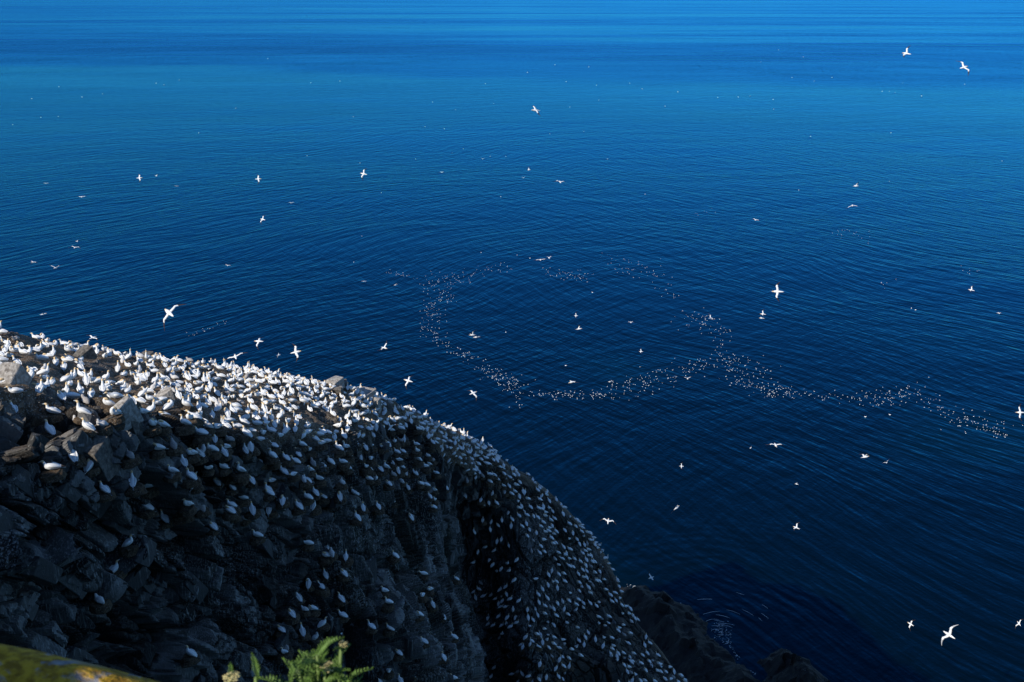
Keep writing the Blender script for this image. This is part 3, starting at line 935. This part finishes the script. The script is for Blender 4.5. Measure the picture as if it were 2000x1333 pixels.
# ------------------------------------------------------------------ flying gannets
def flying(name, inner, outer, sweep=0.0, mats=None, fold=1.0):
    """spread-winged bird heading +X; inner/outer dihedral in degrees (right and left may differ)"""
    bm = bmesh.new()
    body = V3([(-.52, 0, .0), (-.40, 0, .0), (-.28, 0, .0), (-.10, 0, .0), (.08, 0, .005), (.20, 0, .01), (.28, 0, .015), (.34, 0, .02), (.385, 0, .02), (.41, 0, .015), (.50, 0, .0)])
    loft(bm, body, [(.010, .006), (.045, .018), (.062, .05), (.098, .092), (.105, .10), (.085, .085), (.058, .058), (.052, .052), (.046, .046), (.026, .026), .004], 8,
         [W_, W_, W_, W_, W_, W_, B_, B_, L_, L_, L_])
    for s in (-1, 1):
        i_, o_ = (inner if isinstance(inner, tuple) else (inner, inner)), (outer if isinstance(outer, tuple) else (outer, outer))
        ia, oa = R(i_[0 if s < 0 else 1]), R(o_[0 if s < 0 else 1])
        st = [(0.04, .02, .24, 0), (.16, .03, .235, 0), (.30, .055, .215, 0), (.42, .10, .195, 0), (.56, .06, .165, 1), (.68, -.01, .125, 1), (.80, -.11, .08, 1), (.92, -.24, .018, 1)]
        y = 0.0; z = 0.03; last = 0.0
        top, bot = [], []
        for (sp, lead, ch, out) in st:
            d = (sp - last) * fold; last = sp
            a = oa if out else ia
            y += d * math.cos(a); z += d * math.sin(a)
            x0 = lead + .06 - sweep * sp; x1 = x0 - ch
            th = .022 if sp < .5 else .012
            xs = (x0, x0 - ch * .35, x1)
            top.append([bm.verts.new((xs[0], s * y, z)), bm.verts.new((xs[1], s * y, z + th)), bm.verts.new((xs[2], s * y, z - .004))])
            bot.append(bm.verts.new((xs[1], s * y, z - th * .4)))
        n = len(st)
        for q in range(n - 1):
            mi = K_ if st[q][0] > .54 else W_
            for f in ((top[q][0], top[q + 1][0], top[q + 1][1], top[q][1]), (top[q][1], top[q + 1][1], top[q + 1][2], top[q][2]),
                      (top[q][2], top[q + 1][2], bot[q + 1], bot[q]), (bot[q], bot[q + 1], top[q + 1][0], top[q][0])):
                fc = bm.faces.new(f if s > 0 else f[::-1]); fc.material_index = mi; fc.smooth = True
        e = n - 1
        fc = bm.faces.new((top[e][0], bot[e], top[e][2], top[e][1])); fc.material_index = K_
    bmesh.ops.recalc_face_normals(bm, faces=bm.faces)
    me = bpy.data.meshes.new(name); bm.to_mesh(me); bm.free()
    for m in (mats or BIRD): me.materials.append(m)
    return me

FLY = {
    'glide': flying('flying_gannet', 6, -6),
    'up': flying('flying_gannet', 32, 12),
    'bow': flying('flying_gannet', 16, -26, 0.05),
    'down': flying('flying_gannet', -14, -34),
    'flap': flying('flying_gannet', 48, 30, -0.05),
    'swept': flying('flying_gannet', 10, -12, 0.28, None, 0.9),
    'gull': flying('flying_gull', 20, -4, 0.0, [M_WHITE, M_WHITE, M_GREYW, M_BILL]),
}
# heading: degrees, 0 = away from the viewer, 90 = to the left, 180 = towards, -90 = to the right; roll: its left wing up positive
FLYERS = [
    (330, 611, 50, 40, -45, 'down', 'large white gannet banking left just above the colony skyline'),
    (1046, 216, 95, 120, -30, 'bow', 'white gannet banking alone high over the middle of the pale sea'),
    (1770, 105, 118, 50, -48, 'up', 'white gannet with dark wings near the top right, left of its companion'),
    (1883, 132, 92, -60, 42, 'bow', 'white gannet flying nearest the top right corner'),
    (710, 340, 128, 70, -58, 'bow', 'gannet turned on edge with wings upright over the left centre sea'),
    (1094, 356, 130, 10, 8, 'bow', 'gannet with arched wings over the centre of the sea'),
    (273, 348, 175, -70, 50, 'bow', 'gannet turned on edge over the upper left sea'),
    (505, 350, 160, -75, 55, 'bow', 'gannet with wings drooped over the left sea'),
    (1672, 364, 150, -70, -30, 'up', 'upper of two gannets flying together over the right sea'),
    (1665, 402, 120, 165, 12, 'down', 'lower of two gannets flying together over the right sea'),
    (513, 429, 155, 60, -50, 'bow', 'gannet banking steeply below the drooped-winged one on the left'),
    (569, 397, 190, 175, 0, 'bow', 'small gannet gliding edge-on over the left sea'),
    (1056, 508, 118, 178, 6, 'glide', 'gannet with wide level wings above the floating flock'),
    (1072, 504, 210, 20, 4, 'up', 'small gannet close behind the wide-winged one above the flock'),
    (1518, 570, 82, 80, -60, 'bow', 'large gannet on edge with one dark wing raised, right of centre'),
    (1490, 614, 165, 80, -30, 'up', 'upper bird of the close pair right of centre'),
    (1488, 622, 170, 90, 5, 'glide', 'lower bird of the close pair right of centre'),
    (1388, 622, 170, -60, 30, 'up', 'gannet above the right arm of the floating flock'),
    (1897, 567, 170, 60, -30, 'up', 'lone gannet near the right edge of the middle sea'),
    (505, 667, 100, 80, -30, 'down', 'gannet with a drooping brown wingtip just above the colony'),
    (579, 688, 88, -75, 58, 'bow', 'gannet on edge just above the crowded ridge'),
    (545, 694, 190, -45, -65, 'swept', 'thin grey bird on edge beside the crowded ridge'),
    (751, 680, 112, -130, 30, 'up', 'gannet with one wing raised right of the crowded ridge'),
    (797, 744, 96, 70, -40, 'down', 'gannet hanging over the end of the shelf, wing pointing down'),
    (925, 768, 100, -50, 25, 'down', 'gannet off the ridge with a brown wing pointing down'),
    (923, 655, 118, 120, 35, 'up', 'upper bird of two crossing gannets over the left flock arm'),
    (931, 659, 124, 110, 25, 'glide', 'lower bird of two crossing gannets over the left flock arm'),
    (1131, 643, 140, -80, -38, 'up', 'gannet with raised wings inside the loop of floating birds'),
    (1117, 747, 108, 120, 10, 'swept', 'slim gannet gliding above the lower floating chain'),
    (1192, 746, 190, 130, 30, 'bow', 'small gannet beside the slim gliding one'),
    (1343, 740, 165, 175, 5, 'up', 'gannet with V-shaped wings over the flock junction'),
    (1125, 617, 240, 90, -50, 'up', 'small distant bird inside the loop of floating birds'),
    (1232, 630, 230, 5, 0, 'bow', 'small arched bird right of the loop centre'),
    (1252, 687, 240, 80, -40, 'up', 'small bird above the right end of the lower chain'),
    (1515, 870, 92, 178, 0, 'bow', 'gannet with bowed wings over the dark lower right sea'),
    (1690, 893, 105, -75, -28, 'up', 'bright gannet over the dark sea, left of a smaller one'),
    (1732, 904, 190, 150, 40, 'up', 'small pale bird right of the bright gannet'),
    (1331, 911, 210, 90, -50, 'up', 'small white bird over the dark sea right of the far slope'),
    (1556, 946, 260, 60, 20, 'up', 'tiny brownish bird over the dark sea'),
    (1270, 955, 270, 60, -20, 'up', 'tiny dim bird beside the far slope'),
    (1322, 992, 105, -45, -58, 'swept', 'grey-winged bird on edge off the far slope'),
    (1188, 1018, 98, -10, 10, 'bow', 'gannet with arched wings close to the far slope edge'),
    (1555, 1031, 140, 50, -25, 'up', 'white gannet alone over the lower right sea'),
    (1271, 1129, 135, 120, -30, 'up', 'bluish gannet flying in shade above the shore rocks'),
    (1778, 1219, 140, 30, -70, 'swept', 'slim bird on edge left of the gull'),
    (1853, 1240, 74, 25, -42, 'gull', 'pale gull with translucent grey wings at the lower right'),
    (1990, 1218, 150, 0, -65, 'glide', 'dim bird at the right edge near the gull'),
    (1916, 1202, 330, 60, 0, 'up', 'speck of a bird above and right of the gull'),
    (1992, 806, 112, 90, -62, 'glide', 'gannet cut close to the right edge above the floating chain'),
    (90, 359, 240, 175, 0, 'bow', 'distant bird at the upper left edge'),
    (160, 385, 195, 10, 0, 'glide', 'distant level bird right of the upper left edge'),
    (147, 484, 150, 5, 8, 'bow', 'gannet with bowed wings over the left sea'),
    (150, 472, 330, 60, 0, 'up', 'speck of a bird above the bowed one on the left'),
    (66, 513, 165, 150, 0, 'bow', 'dim bird at the left edge above the colony'),
    (109, 524, 128, 178, 0, 'up', 'gannet with V-shaped wings over the left sea'),
    (85, 614, 150, -60, -25, 'glide', 'gannet just above the left end of the colony'),
    (182, 660, 118, -30, 10, 'glide', 'gannet skimming the colony skyline on the left'),
    (460, 697, 74, 20, -15, 'glide', 'gannet with spread wings landing on the skyline'),
    (445, 519, 220, 5, 10, 'bow', 'small arched bird over the left sea above the ridge'),
    (773, 557, 215, 130, 30, 'bow', 'small bird below the left end of the floating flock'),
    (711, 550, 245, 178, 0, 'glide', 'tiny level bird left of the floating flock'),
    (1476, 430, 200, -30, 10, 'bow', 'small arched bird over the right centre sea'),
    (1951, 612, 290, 0, 0, 'glide', 'tiny bird at the right edge below the lone gannet'),
    (863, 337, 290, 5, 0, 'bow', 'tiny arched bird over the centre left sea'),
    (943, 311, 300, 178, 0, 'up', 'tiny bird high over the centre left sea'),
    (1033, 332, 300, 80, -40, 'up', 'tiny bird left of the arched gannet'),
    (1022, 348, 330, 178, 0, 'up', 'tiny bird below the one left of the arched gannet'),
    (305, 344, 300, 60, 0, 'up', 'tiny bird right of the on-edge gannet, upper left'),
    (345, 364, 290, 178, 0, 'glide', 'tiny level bird over the upper left sea'),
    (1713, 861, 330, 60, 20, 'up', 'tiny bird above the bright gannet on the dark sea'),
    (763, 835, 88, -20, 12, 'flap', 'gannet with raised wings settling on the shaded wall'),
]
for (px, py, r, hd, roll, kind, lab) in FLYERS:
    o = bpy.data.objects.new('flying_gull' if kind == 'gull' else 'flying_gannet', FLY[kind]); COL.objects.link(o)
    o.location = at(px, py, r)
    o.rotation_euler = Euler((R(roll), R(random.uniform(-8, 4)), R(hd + 90)), 'XYZ')
    tag(o, lab, 'gull' if kind == 'gull' else 'gannet', 'seabirds in flight over the sea')

# ------------------------------------------------------------------ birds afloat
def floater(name, dark):
    bm = bmesh.new()
    loft(bm, V3([(-.30, 0, .10), (-.18, 0, .10), (0, 0, .10), (.14, 0, .12), (.20, 0, .22), (.26, 0, .29), (.31, 0, .29), (.40, 0, .27)]),
         [.02, .10, .135, .11, .06, .055, .035, .005], 6, [2 if dark else 0, 0, 0, 0, 0, 2 if dark else 1, 3, 3])
    me = bpy.data.meshes.new(name); bm.to_mesh(me); bm.free()
    for m in BIRD: me.materials.append(m)
    return me
FLOAT = [floater('floating_seabird', 0), floater('floating_seabird', 1)]
# chains: bearings along the chain, half width across it in pixels, how many
CHAINS = [
    ([(752, 532), (800, 540)], 4, 22), ([(835, 560), (870, 548), (905, 545)], 16, 60), ([(905, 545), (950, 527), (990, 523)], 12, 40),
    ([(860, 572), (880, 582), (850, 590), (838, 600)], 14, 50), ([(840, 600), (848, 612), (838, 640), (842, 650)], 13, 70), ([(850, 655), (875, 680), (905, 692)], 8, 45),
    ([(905, 692), (945, 718), (970, 735)], 10, 60), ([(970, 735), (1000, 755), (1025, 760)], 14, 75), ([(1012, 770), (1015, 797)], 8, 12),
    ([(1040, 768), (1090, 774), (1145, 770), (1205, 774)], 9, 100), ([(1210, 765), (1240, 752), (1290, 738)], 18, 80), ([(1290, 738), (1340, 722), (1400, 712)], 18, 65),
    ([(1400, 708), (1440, 712), (1480, 722)], 18, 85), ([(1430, 740), (1470, 752), (1545, 770)], 15, 110), ([(1545, 770), (1600, 772), (1675, 780)], 7, 38),
    ([(1680, 772), (1720, 778), (1760, 772), (1785, 762)], 15, 90), ([(1785, 762), (1830, 790), (1860, 815)], 14, 36), ([(1850, 818), (1900, 825), (1960, 832)], 16, 75), ([(1940, 845), (1998, 866)], 6, 10),
    ([(1345, 615), (1375, 632), (1400, 648), (1408, 665)], 15, 70), ([(1408, 670), (1400, 700)], 8, 10),
    ([(1060, 530), (1100, 538), (1150, 541)], 8, 55), ([(1205, 520), (1250, 522), (1290, 540)], 15, 50), ([(1290, 560), (1310, 580)], 15, 12), ([(1170, 495), (1210, 505)], 8, 6),
    ([(362, 656), (400, 644), (448, 628)], 5, 22), ([(1620, 462), (1660, 452), (1705, 470)], 9, 22), ([(1355, 420), (1395, 410)], 6, 8), ([(1870, 525), (1910, 533)], 5, 8), ([(1725, 560), (1745, 545)], 8, 6),
]
SINGLES = [(25, 244), (80, 230), (114, 228), (62, 193), (115, 170), (160, 190), (200, 184), (305, 163), (320, 166), (350, 157), (460, 212), (523, 115), (607, 162), (664, 159), (388, 260), (623, 263),
           (600, 305), (690, 229), (830, 248), (868, 252), (948, 164), (964, 203), (890, 215), (905, 291), (883, 299), (812, 311), (703, 319), (745, 377), (978, 385), (1030, 142), (1084, 127), (1150, 131), (1106, 160),
           (1165, 167), (1230, 163), (1254, 174), (1324, 180), (1169, 196), (1113, 210), (1299, 208), (1442, 190), (1465, 188), (1510, 195), (1511, 214), (1590, 159), (1625, 152), (1486, 122), (1521, 98), (1569, 112),
           (1723, 179), (1737, 179), (1748, 181), (1800, 188), (1884, 165), (1763, 163), (1740, 260), (1583, 267), (1140, 257), (1187, 311), (1074, 262), (957, 306), (988, 306), (1737, 355), (1957, 315), (1402, 191), (1547, 152),
           (691, 513), (1010, 499), (1035, 505), (940, 494), (707, 462), (845, 200), (1560, 372), (1260, 380), (1780, 603), (1788, 606), (1690, 815), (1738, 811), (1466, 876), (1105, 715), (988, 650), (1157, 572)]
fl = []
rf = random.Random(77)
CH_TXT = ['the upper left arm of the floating flock', 'the lower left arm of the floating flock', 'the lower middle chain of floating birds', 'the right-hand chain of floating birds', 'the thin upper lines of floating birds']
def ch_zone(x, y):
    if y < 565 and x > 1000 or x < 500 or y < 480: return 4
    if x < 1000 and y < 655: return 0
    if x < 1030: return 1
    if x < 1420 and y > 690: return 2
    return 3
for pts, hw, n in CHAINS:
    seg = [math.hypot(pts[i + 1][0] - pts[i][0], pts[i + 1][1] - pts[i][1]) for i in range(len(pts) - 1)]
    for _ in range(n):
        t = rf.random() * sum(seg); i = 0
        while i < len(seg) - 1 and t > seg[i]: t -= seg[i]; i += 1
        f = min(1, t / max(seg[i], 1e-6))
        x = pts[i][0] + (pts[i + 1][0] - pts[i][0]) * f + rf.gauss(0, hw * 1.0); y = pts[i][1] + (pts[i + 1][1] - pts[i][1]) * f + rf.gauss(0, hw * 0.62)
        fl.append((x, y, 0))
float_pts = [(on_sea(x, y, 0.0), ch_zone(x, y)) for x, y, _ in fl]
float_pts.sort(key=lambda q: (q[0] - Vector((0, 0, CAM_H))).length)
items = []
for n, (p, zn) in enumerate(float_pts):
    me = FLOAT[1] if rf.random() < .25 else FLOAT[0]
    mt = Matrix.LocRotScale(Vector((p.x, p.y, -0.03)), Euler((0, 0, rf.uniform(0, 6.3))), Vector((1, 1, 1)) * rf.uniform(0.40, 0.64))
    if n < 230:
        o = bpy.data.objects.new('floating_seabird', me); COL.objects.link(o); o.matrix_world = mt
        tag(o, 'small white seabird afloat in ' + CH_TXT[zn], 'seabird', 'floating birds in ' + CH_TXT[zn][4:])
    else:
        items.append((me, mt))
for (x, y) in SINGLES:
    p = on_sea(x, y, 0.0)
    me = FLOAT[0]
    d = (p - Vector((0, 0, CAM_H))).length
    z = 0.0
    o = bpy.data.objects.new('floating_seabird', me); COL.objects.link(o)
    # the farthest specks are birds on the wing closer in, low over the water
    if d > 700:
        o.data = FLY['up']; o.name = 'flying_gannet'
        o.location = at(x, y, 520 + rf.uniform(-60, 60)); o.rotation_euler = (0, 0, rf.uniform(0, 6.3)); o.scale = (.6, .6, .6)
        tag(o, 'distant white speck of a bird over the far sea', 'gannet', 'specks of birds over the far sea')
    else:
        o.location = (p.x, p.y, -0.03); o.rotation_euler = (0, 0, rf.uniform(0, 6.3)); o.scale = (1.1, 1.1, 1.1)
        tag(o, 'lone white bird afloat on open sea away from the flocks', 'seabird', 'lone floating birds')
tag(link('floating_flock', joined('floating_flock', items), None, BIRD), 'scattered mass of tiny white birds floating in long bent chains', None, None, 'stuff')

# ------------------------------------------------------------------ shore rocks and foam
def mound(name, outline, hmax, slope, seed, label, kind=None, cat=None, cell=0.7):
    """low rock built up from its shoreline (world xy polygon)"""
    poly = np.array([(p.x, p.y) for p in outline])
    lo, hi = poly.min(0), poly.max(0)
    xs = np.arange(lo[0] - 4, hi[0] + 4, cell); ys = np.arange(lo[1] - 4, hi[1] + 4, cell)
    X, Y = np.meshgrid(xs, ys, indexing='ij')
    pt = np.stack([X.ravel(), Y.ravel(), np.zeros(X.size)], 1)
    wx = (fbm(pt * 0.18, 3, seed) - .5) * 5; wy = (fbm(pt * 0.18 + 31, 3, seed) - .5) * 5
    qx, qy = pt[:, 0] + wx, pt[:, 1] + wy
    inside = np.zeros(len(pt), bool); dist = np.full(len(pt), 1e9)
    n = len(poly)
    for i in range(n):
        a, b = poly[i], poly[(i + 1) % n]
        c = ((a[1] > qy) != (b[1] > qy)) & (qx < (b[0] - a[0]) * (qy - a[1]) / (b[1] - a[1] + 1e-12) + a[0])
        inside ^= c
        ab = b - a; t = np.clip(((qx - a[0]) * ab[0] + (qy - a[1]) * ab[1]) / (ab @ ab + 1e-9), 0, 1)
        dist = np.minimum(dist, np.hypot(qx - a[0] - t * ab[0], qy - a[1] - t * ab[1]))
    sd_ = np.where(inside, dist, -dist)
    f1, f2, rs, off = vcell(np.stack([pt[:, 0] / 3.2, pt[:, 1] / 2.3, pt[:, 2]], 1), seed + 7)
    z = np.minimum(hmax, sd_ * slope) * (0.65 + 0.7 * rs[0]) + (fbm(pt * 0.6, 3, seed + 3) - .5) * 1.4 * (sd_ > -1) + (off[:, 0] * (rs[1] - .5)) * 2.2
    z = np.where(sd_ > 0, z, np.minimum(z, sd_ * 1.5))
    z = np.maximum(z, -5)
    me = mesh_np(name, np.stack([pt[:, 0], pt[:, 1], z], 1), grid_faces(len(xs), len(ys), False)[:, ::-1])
    a_ = me.attributes.new('top', 'FLOAT', 'POINT'); a_.data.foreach_set('value', np.clip(z / hmax, 0, 1).astype(np.float32))
    o = link(name, me, None, [M_WET])
    return tag(o, label, cat, None, kind)
shore = [on_sea(*q) for q in ((1150, 1120), (1205, 1138), (1240, 1147), (1300, 1158), (1345, 1183), (1372, 1215), (1372, 1240), (1410, 1268), (1455, 1307), (1490, 1335), (1530, 1390), (1560, 1480), (1440, 1480), (1330, 1330), (1200, 1210))]
mound('shore_rocks', shore, 4.0, 0.45, 900, 'black wave-cut rock apron at the foot of the headland', 'structure')
sk = [on_sea(*q) for q in ((1478, 1300), (1492, 1282), (1515, 1272), (1545, 1282), (1560, 1300), (1590, 1310), (1612, 1330), (1640, 1375), (1600, 1420), (1540, 1400), (1500, 1345))]
mound('skerry', sk, 5.0, 0.8, 940, 'dark rounded skerry speckled white, standing off the shore rocks', None, 'skerry', 0.5)

def foam():
    r = random.Random(3)
    bm = bmesh.new()
    lines = [((1222, 1142), (1240, 1146), 10, 2), ((1286, 1170), (1300, 1178), 14, 3), ((1372, 1242), (1385, 1250), 26, 4), ((1398, 1232), (1425, 1246), 90, 9), ((1420, 1250), (1445, 1292), 34, 2), ((1462, 1308), (1475, 1318), 14, 2), ((1490, 1328), (1500, 1333), 8, 2), ((1323, 1180), (1332, 1184), 6, 2)]
    for a, b, n, wd in lines:
        for _ in range(n):
            t = r.random()
            p = on_sea(a[0] + (b[0] - a[0]) * t + r.gauss(0, wd), a[1] + (b[1] - a[1]) * t + r.gauss(0, wd))
            s = r.uniform(.03, .15); k0 = r.uniform(0, 6.3); el = r.uniform(.3, .8)
            vs_ = []
            for q in range(7):
                an = q * 2 * math.pi / 7; rr = s * r.uniform(.6, 1.3)
                x, y = rr * math.cos(an) * 1.6, rr * math.sin(an) * el
                vs_.append(bm.verts.new((p.x + x * math.cos(k0) - y * math.sin(k0), p.y + x * math.sin(k0) + y * math.cos(k0), 0.03 + r.uniform(0, .05))))
            c = bm.verts.new((p.x, p.y, 0.12))
            for q in range(7): bm.faces.new((c, vs_[q], vs_[(q + 1) % 7]))
    for _ in range(16):                       # thin arcs of surge spreading off the skerry channel
        rad = r.uniform(2.0, 15.0); a0 = r.uniform(0.1, 1.7); da = r.uniform(1.2, 4.5) / rad; wd = r.uniform(.012, .03)
        prev = None
        for q in range(7):
            a = a0 + da * q / 6; w_ = wd * math.sin(math.pi * (q + .3) / 6.6); rj = rad + math.sin(a * 5 + rad) * .25
            pr = [bm.verts.new((SPLASH.x + (rj + d) * math.cos(a), SPLASH.y + (rj + d) * math.sin(a) * 1.1, 0.03 + (0.05 if d > 0 else 0))) for d in (-w_, w_)]
            if prev: bm.faces.new((prev[0], pr[0], pr[1], prev[1]))
            prev = pr
    me = bpy.data.meshes.new('foam'); bm.to_mesh(me); bm.free()
    tag(link('foam', me, None, [M_FOAM]), 'flecks of white foam where swell breaks on the rocks', None, None, 'stuff')
foam()

# ------------------------------------------------------------------ the viewer's own cliff top
def clifftop():
    xs = np.linspace(-30, 45, 110); prof = [(-45, 120.5), (-20, 119.6), (-8, 118.9), (-3, 118.5), (0.2, 118.25), (1.2, 118.05), (1.75, 117.8), (1.95, 117.2), (1.2, 114), (0.6, 105), (1.0, 85), (3.0, 55), (6, 25), (10, -4)]
    V = []
    for x in xs:
        for (y, z) in prof:
            q = np.array([[x * .25, y * .25, z * .1]])
            n = float(fbm(q, 3, 500)[0] - .5); n2 = float(fbm(q * 4, 2, 520)[0] - .5)
            yy = y + (n * 3.5 + n2 * 0.8) * (0.0 if abs(x) < 3 and z > 117 else 1.0) - (0.0 if abs(x) < 3 else min(4.0, (abs(x) - 3) * .25))
            V.append((x, yy if z < 118.2 else y, z + (n2 * .15 if z > 117.9 else 0)))
    return mesh_np('clifftop', np.array(V), grid_faces(len(xs), len(prof), False)[:, ::-1])
tag(link('clifftop', clifftop(), None, [M_TURF]), 'turf cliff top under the viewer', None, None, 'structure')

def rock_mesh(name, rx, ry, rz, seed, amp=0.14, lat=40, lon=64, mat=None):
    th = np.linspace(0, math.pi, lat); ph = np.linspace(0, 2 * math.pi, lon, endpoint=False)
    T, Pp = np.meshgrid(th, ph, indexing='ij')
    d = np.stack([np.sin(T) * np.cos(Pp), np.sin(T) * np.sin(Pp), np.cos(T)], -1).reshape(-1, 3)
    sq = np.sign(d) * np.abs(d) ** 0.62
    r = 1 + (fbm(d * 1.6 + seed, 4, seed) - .5) * amp * 2 + (fbm(d * 7 + seed, 3, seed + 9) - .5) * amp * .35
    V = sq * r[:, None] * np.array([rx, ry, rz])
    F = []
    for i in range(lat - 1):
        for j in range(lon):
            F.append((i * lon + j, (i + 1) * lon + j, (i + 1) * lon + (j + 1) % lon, i * lon + (j + 1) % lon))
    return mesh_np(name, V, np.array(F), True)
fr_ = link('lichen_rock', rock_mesh('lichen_rock', 0.74, 0.40, 0.36, 610), None, [M_LICHEN])
fr_.location = (-1.05, 1.58, 118.222); fr_.rotation_euler = (R(6), R(9), R(-12))
tag(fr_, 'yellow lichen-covered grey rock in the bottom left corner', 'rock')
shade_rock = link('lichen_rock', rock_mesh('lichen_rock', 0.55, 0.5, 0.75, 640), None, [M_LICHEN])  # unseen stone added off-frame, shades the left part of the corner rock
shade_rock.location = (-2.12, 0.80, 118.72); shade_rock.rotation_euler = (0, R(4), R(20))
tag(shade_rock, 'unseen rock added beside the corner rock to shade it, outside the picture', 'rock')

# ------------------------------------------------------------------ yarrow in the foreground
def tri_leaf(bm, base, tip, width, up, n=11, mi=0, seed=0):
    """feathery leaf: a midrib with many narrow paired leaflets"""
    r = random.Random(seed)
    ax = (tip - base); L = ax.length; t = ax.normalized()
    side = t.cross(up).normalized(); nn = side.cross(t)
    curve = lambda f: base + t * (L * f) + nn * (L * 0.16 * math.sin(math.pi * f))
    for i in range(n):
        f = (i + .5) / n
        p = curve(f); wd = width * math.sin(math.pi * min(1, .18 + f * .82)) * r.uniform(.85, 1.1)
        for s in (-1, 1):
            e = p + side * (s * wd) + t * (L * .09) + nn * (wd * .5 + r.uniform(-.003, .003))
            a = p - t * (L * .030); b = p + t * (L * .030)
            m1 = (p + e) * .5 - t * (L * .026) + nn * .003; m2 = (p + e) * .5 + t * (L * .03) + nn * .003
            vs_ = [bm.verts.new(v) for v in (a, m1, e, m2, b)]
            bm.faces.new(vs_ if s > 0 else vs_[::-1]).material_index = mi
    pts = [curve(q / 4) for q in range(5)]
    loft(bm, pts, [.0028, .0025, .002, .0015, .0008], 4, [mi] * 5, True, True, side)

def yarrow(name, base, stems, seed, label):
    root = bpy.data.objects.new(name, None); COL.objects.link(root); root.location = base
    tag(root, label, 'plant', 'yarrow at the cliff edge')
    r = random.Random(seed)
    for (dx, dy, h, head, nl, ll) in stems:
        bm = bmesh.new()
        top = Vector((dx, dy, h)); b0 = Vector((dx * .3, dy * .3 - .05, -.25))
        pts = [b0.lerp(top, q / 4) + Vector((math.sin(q) * .008, math.cos(q * 2) * .006, 0)) for q in range(5)]
        loft(bm, pts, [.006, .0055, .005, .0045, .004], 5, [0] * 5)
        me = bpy.data.meshes.new('stem'); bm.to_mesh(me); bm.free(); link('stem', me, root, [M_STEM])
        for q in range(nl):
            f = .38 + .60 * q / max(1, nl - 1)
            p = b0.lerp(top, f); an = q * 2.4 + r.uniform(-.5, .5)
            l_ = ll * (1.15 - .55 * (q / max(1, nl - 1))) * r.uniform(.8, 1.15)
            bm = bmesh.new()
            tip = p + Vector((math.cos(an), math.sin(an), 0)) * l_ * .82 + Vector((0, 0, l_ * r.uniform(.25, .75)))
            tri_leaf(bm, p, tip, l_ * .17, Vector((0, 0, 1)), 12, 0, seed * 31 + q)
            me = bpy.data.meshes.new('leaf'); bm.to_mesh(me); bm.free(); link('leaf', me, root, [M_LEAF])
        if head:
            bm = bmesh.new()
            for q in range(46):
                a = q * 2.39996; rr = head * math.sqrt((q + .5) / 46)
                c = top + Vector((rr * math.cos(a), rr * math.sin(a), .012 - rr * rr / head * .35 + r.uniform(-.003, .003)))
                s = head * .17 * r.uniform(.8, 1.2)
                k0 = r.uniform(0, 6)
                ring = [bm.verts.new(c + Vector((s * math.cos(k0 + g * 1.2566), s * math.sin(k0 + g * 1.2566), r.uniform(-.001, .001)))) for g in range(5)]
                ct = bm.verts.new(c + Vector((0, 0, s * .6))); bt = bm.verts.new(c - Vector((0, 0, s * .8)))
                for g in range(5):
                    bm.faces.new((ct, ring[g], ring[(g + 1) % 5])); bm.faces.new((bt, ring[(g + 1) % 5], ring[g]))
            me = bpy.data.meshes.new('flower_head'); bm.to_mesh(me); bm.free()
            link('flower_head', me, root, [M_SEED if head < .022 or r.random() < .3 else M_PETAL])
    return root
yarrow('yarrow', at(462, 1378, 2.45), [(-.004, 0, .070, .019, 7, .07), (.052, .01, .068, 0, 7, .085)], 3, 'small yarrow with one pale flower head near the lichen rock')
yarrow('yarrow', at(602, 1366, 2.55), [(.035, .0, .125, 0, 14, .12), (.088, .02, .132, .012, 8, .07), (-.035, -.02, .065, 0, 12, .15), (.095, -.01, .06, 0, 10, .12), (.05, .0, .085, .019, 6, .09), (.02, .03, .10, 0, 12, .11), (.06, .01, .07, 0, 12, .13), (-.01, .0, .075, 0, 12, .13)], 8, 'larger leafy green yarrow clump at the bottom edge')
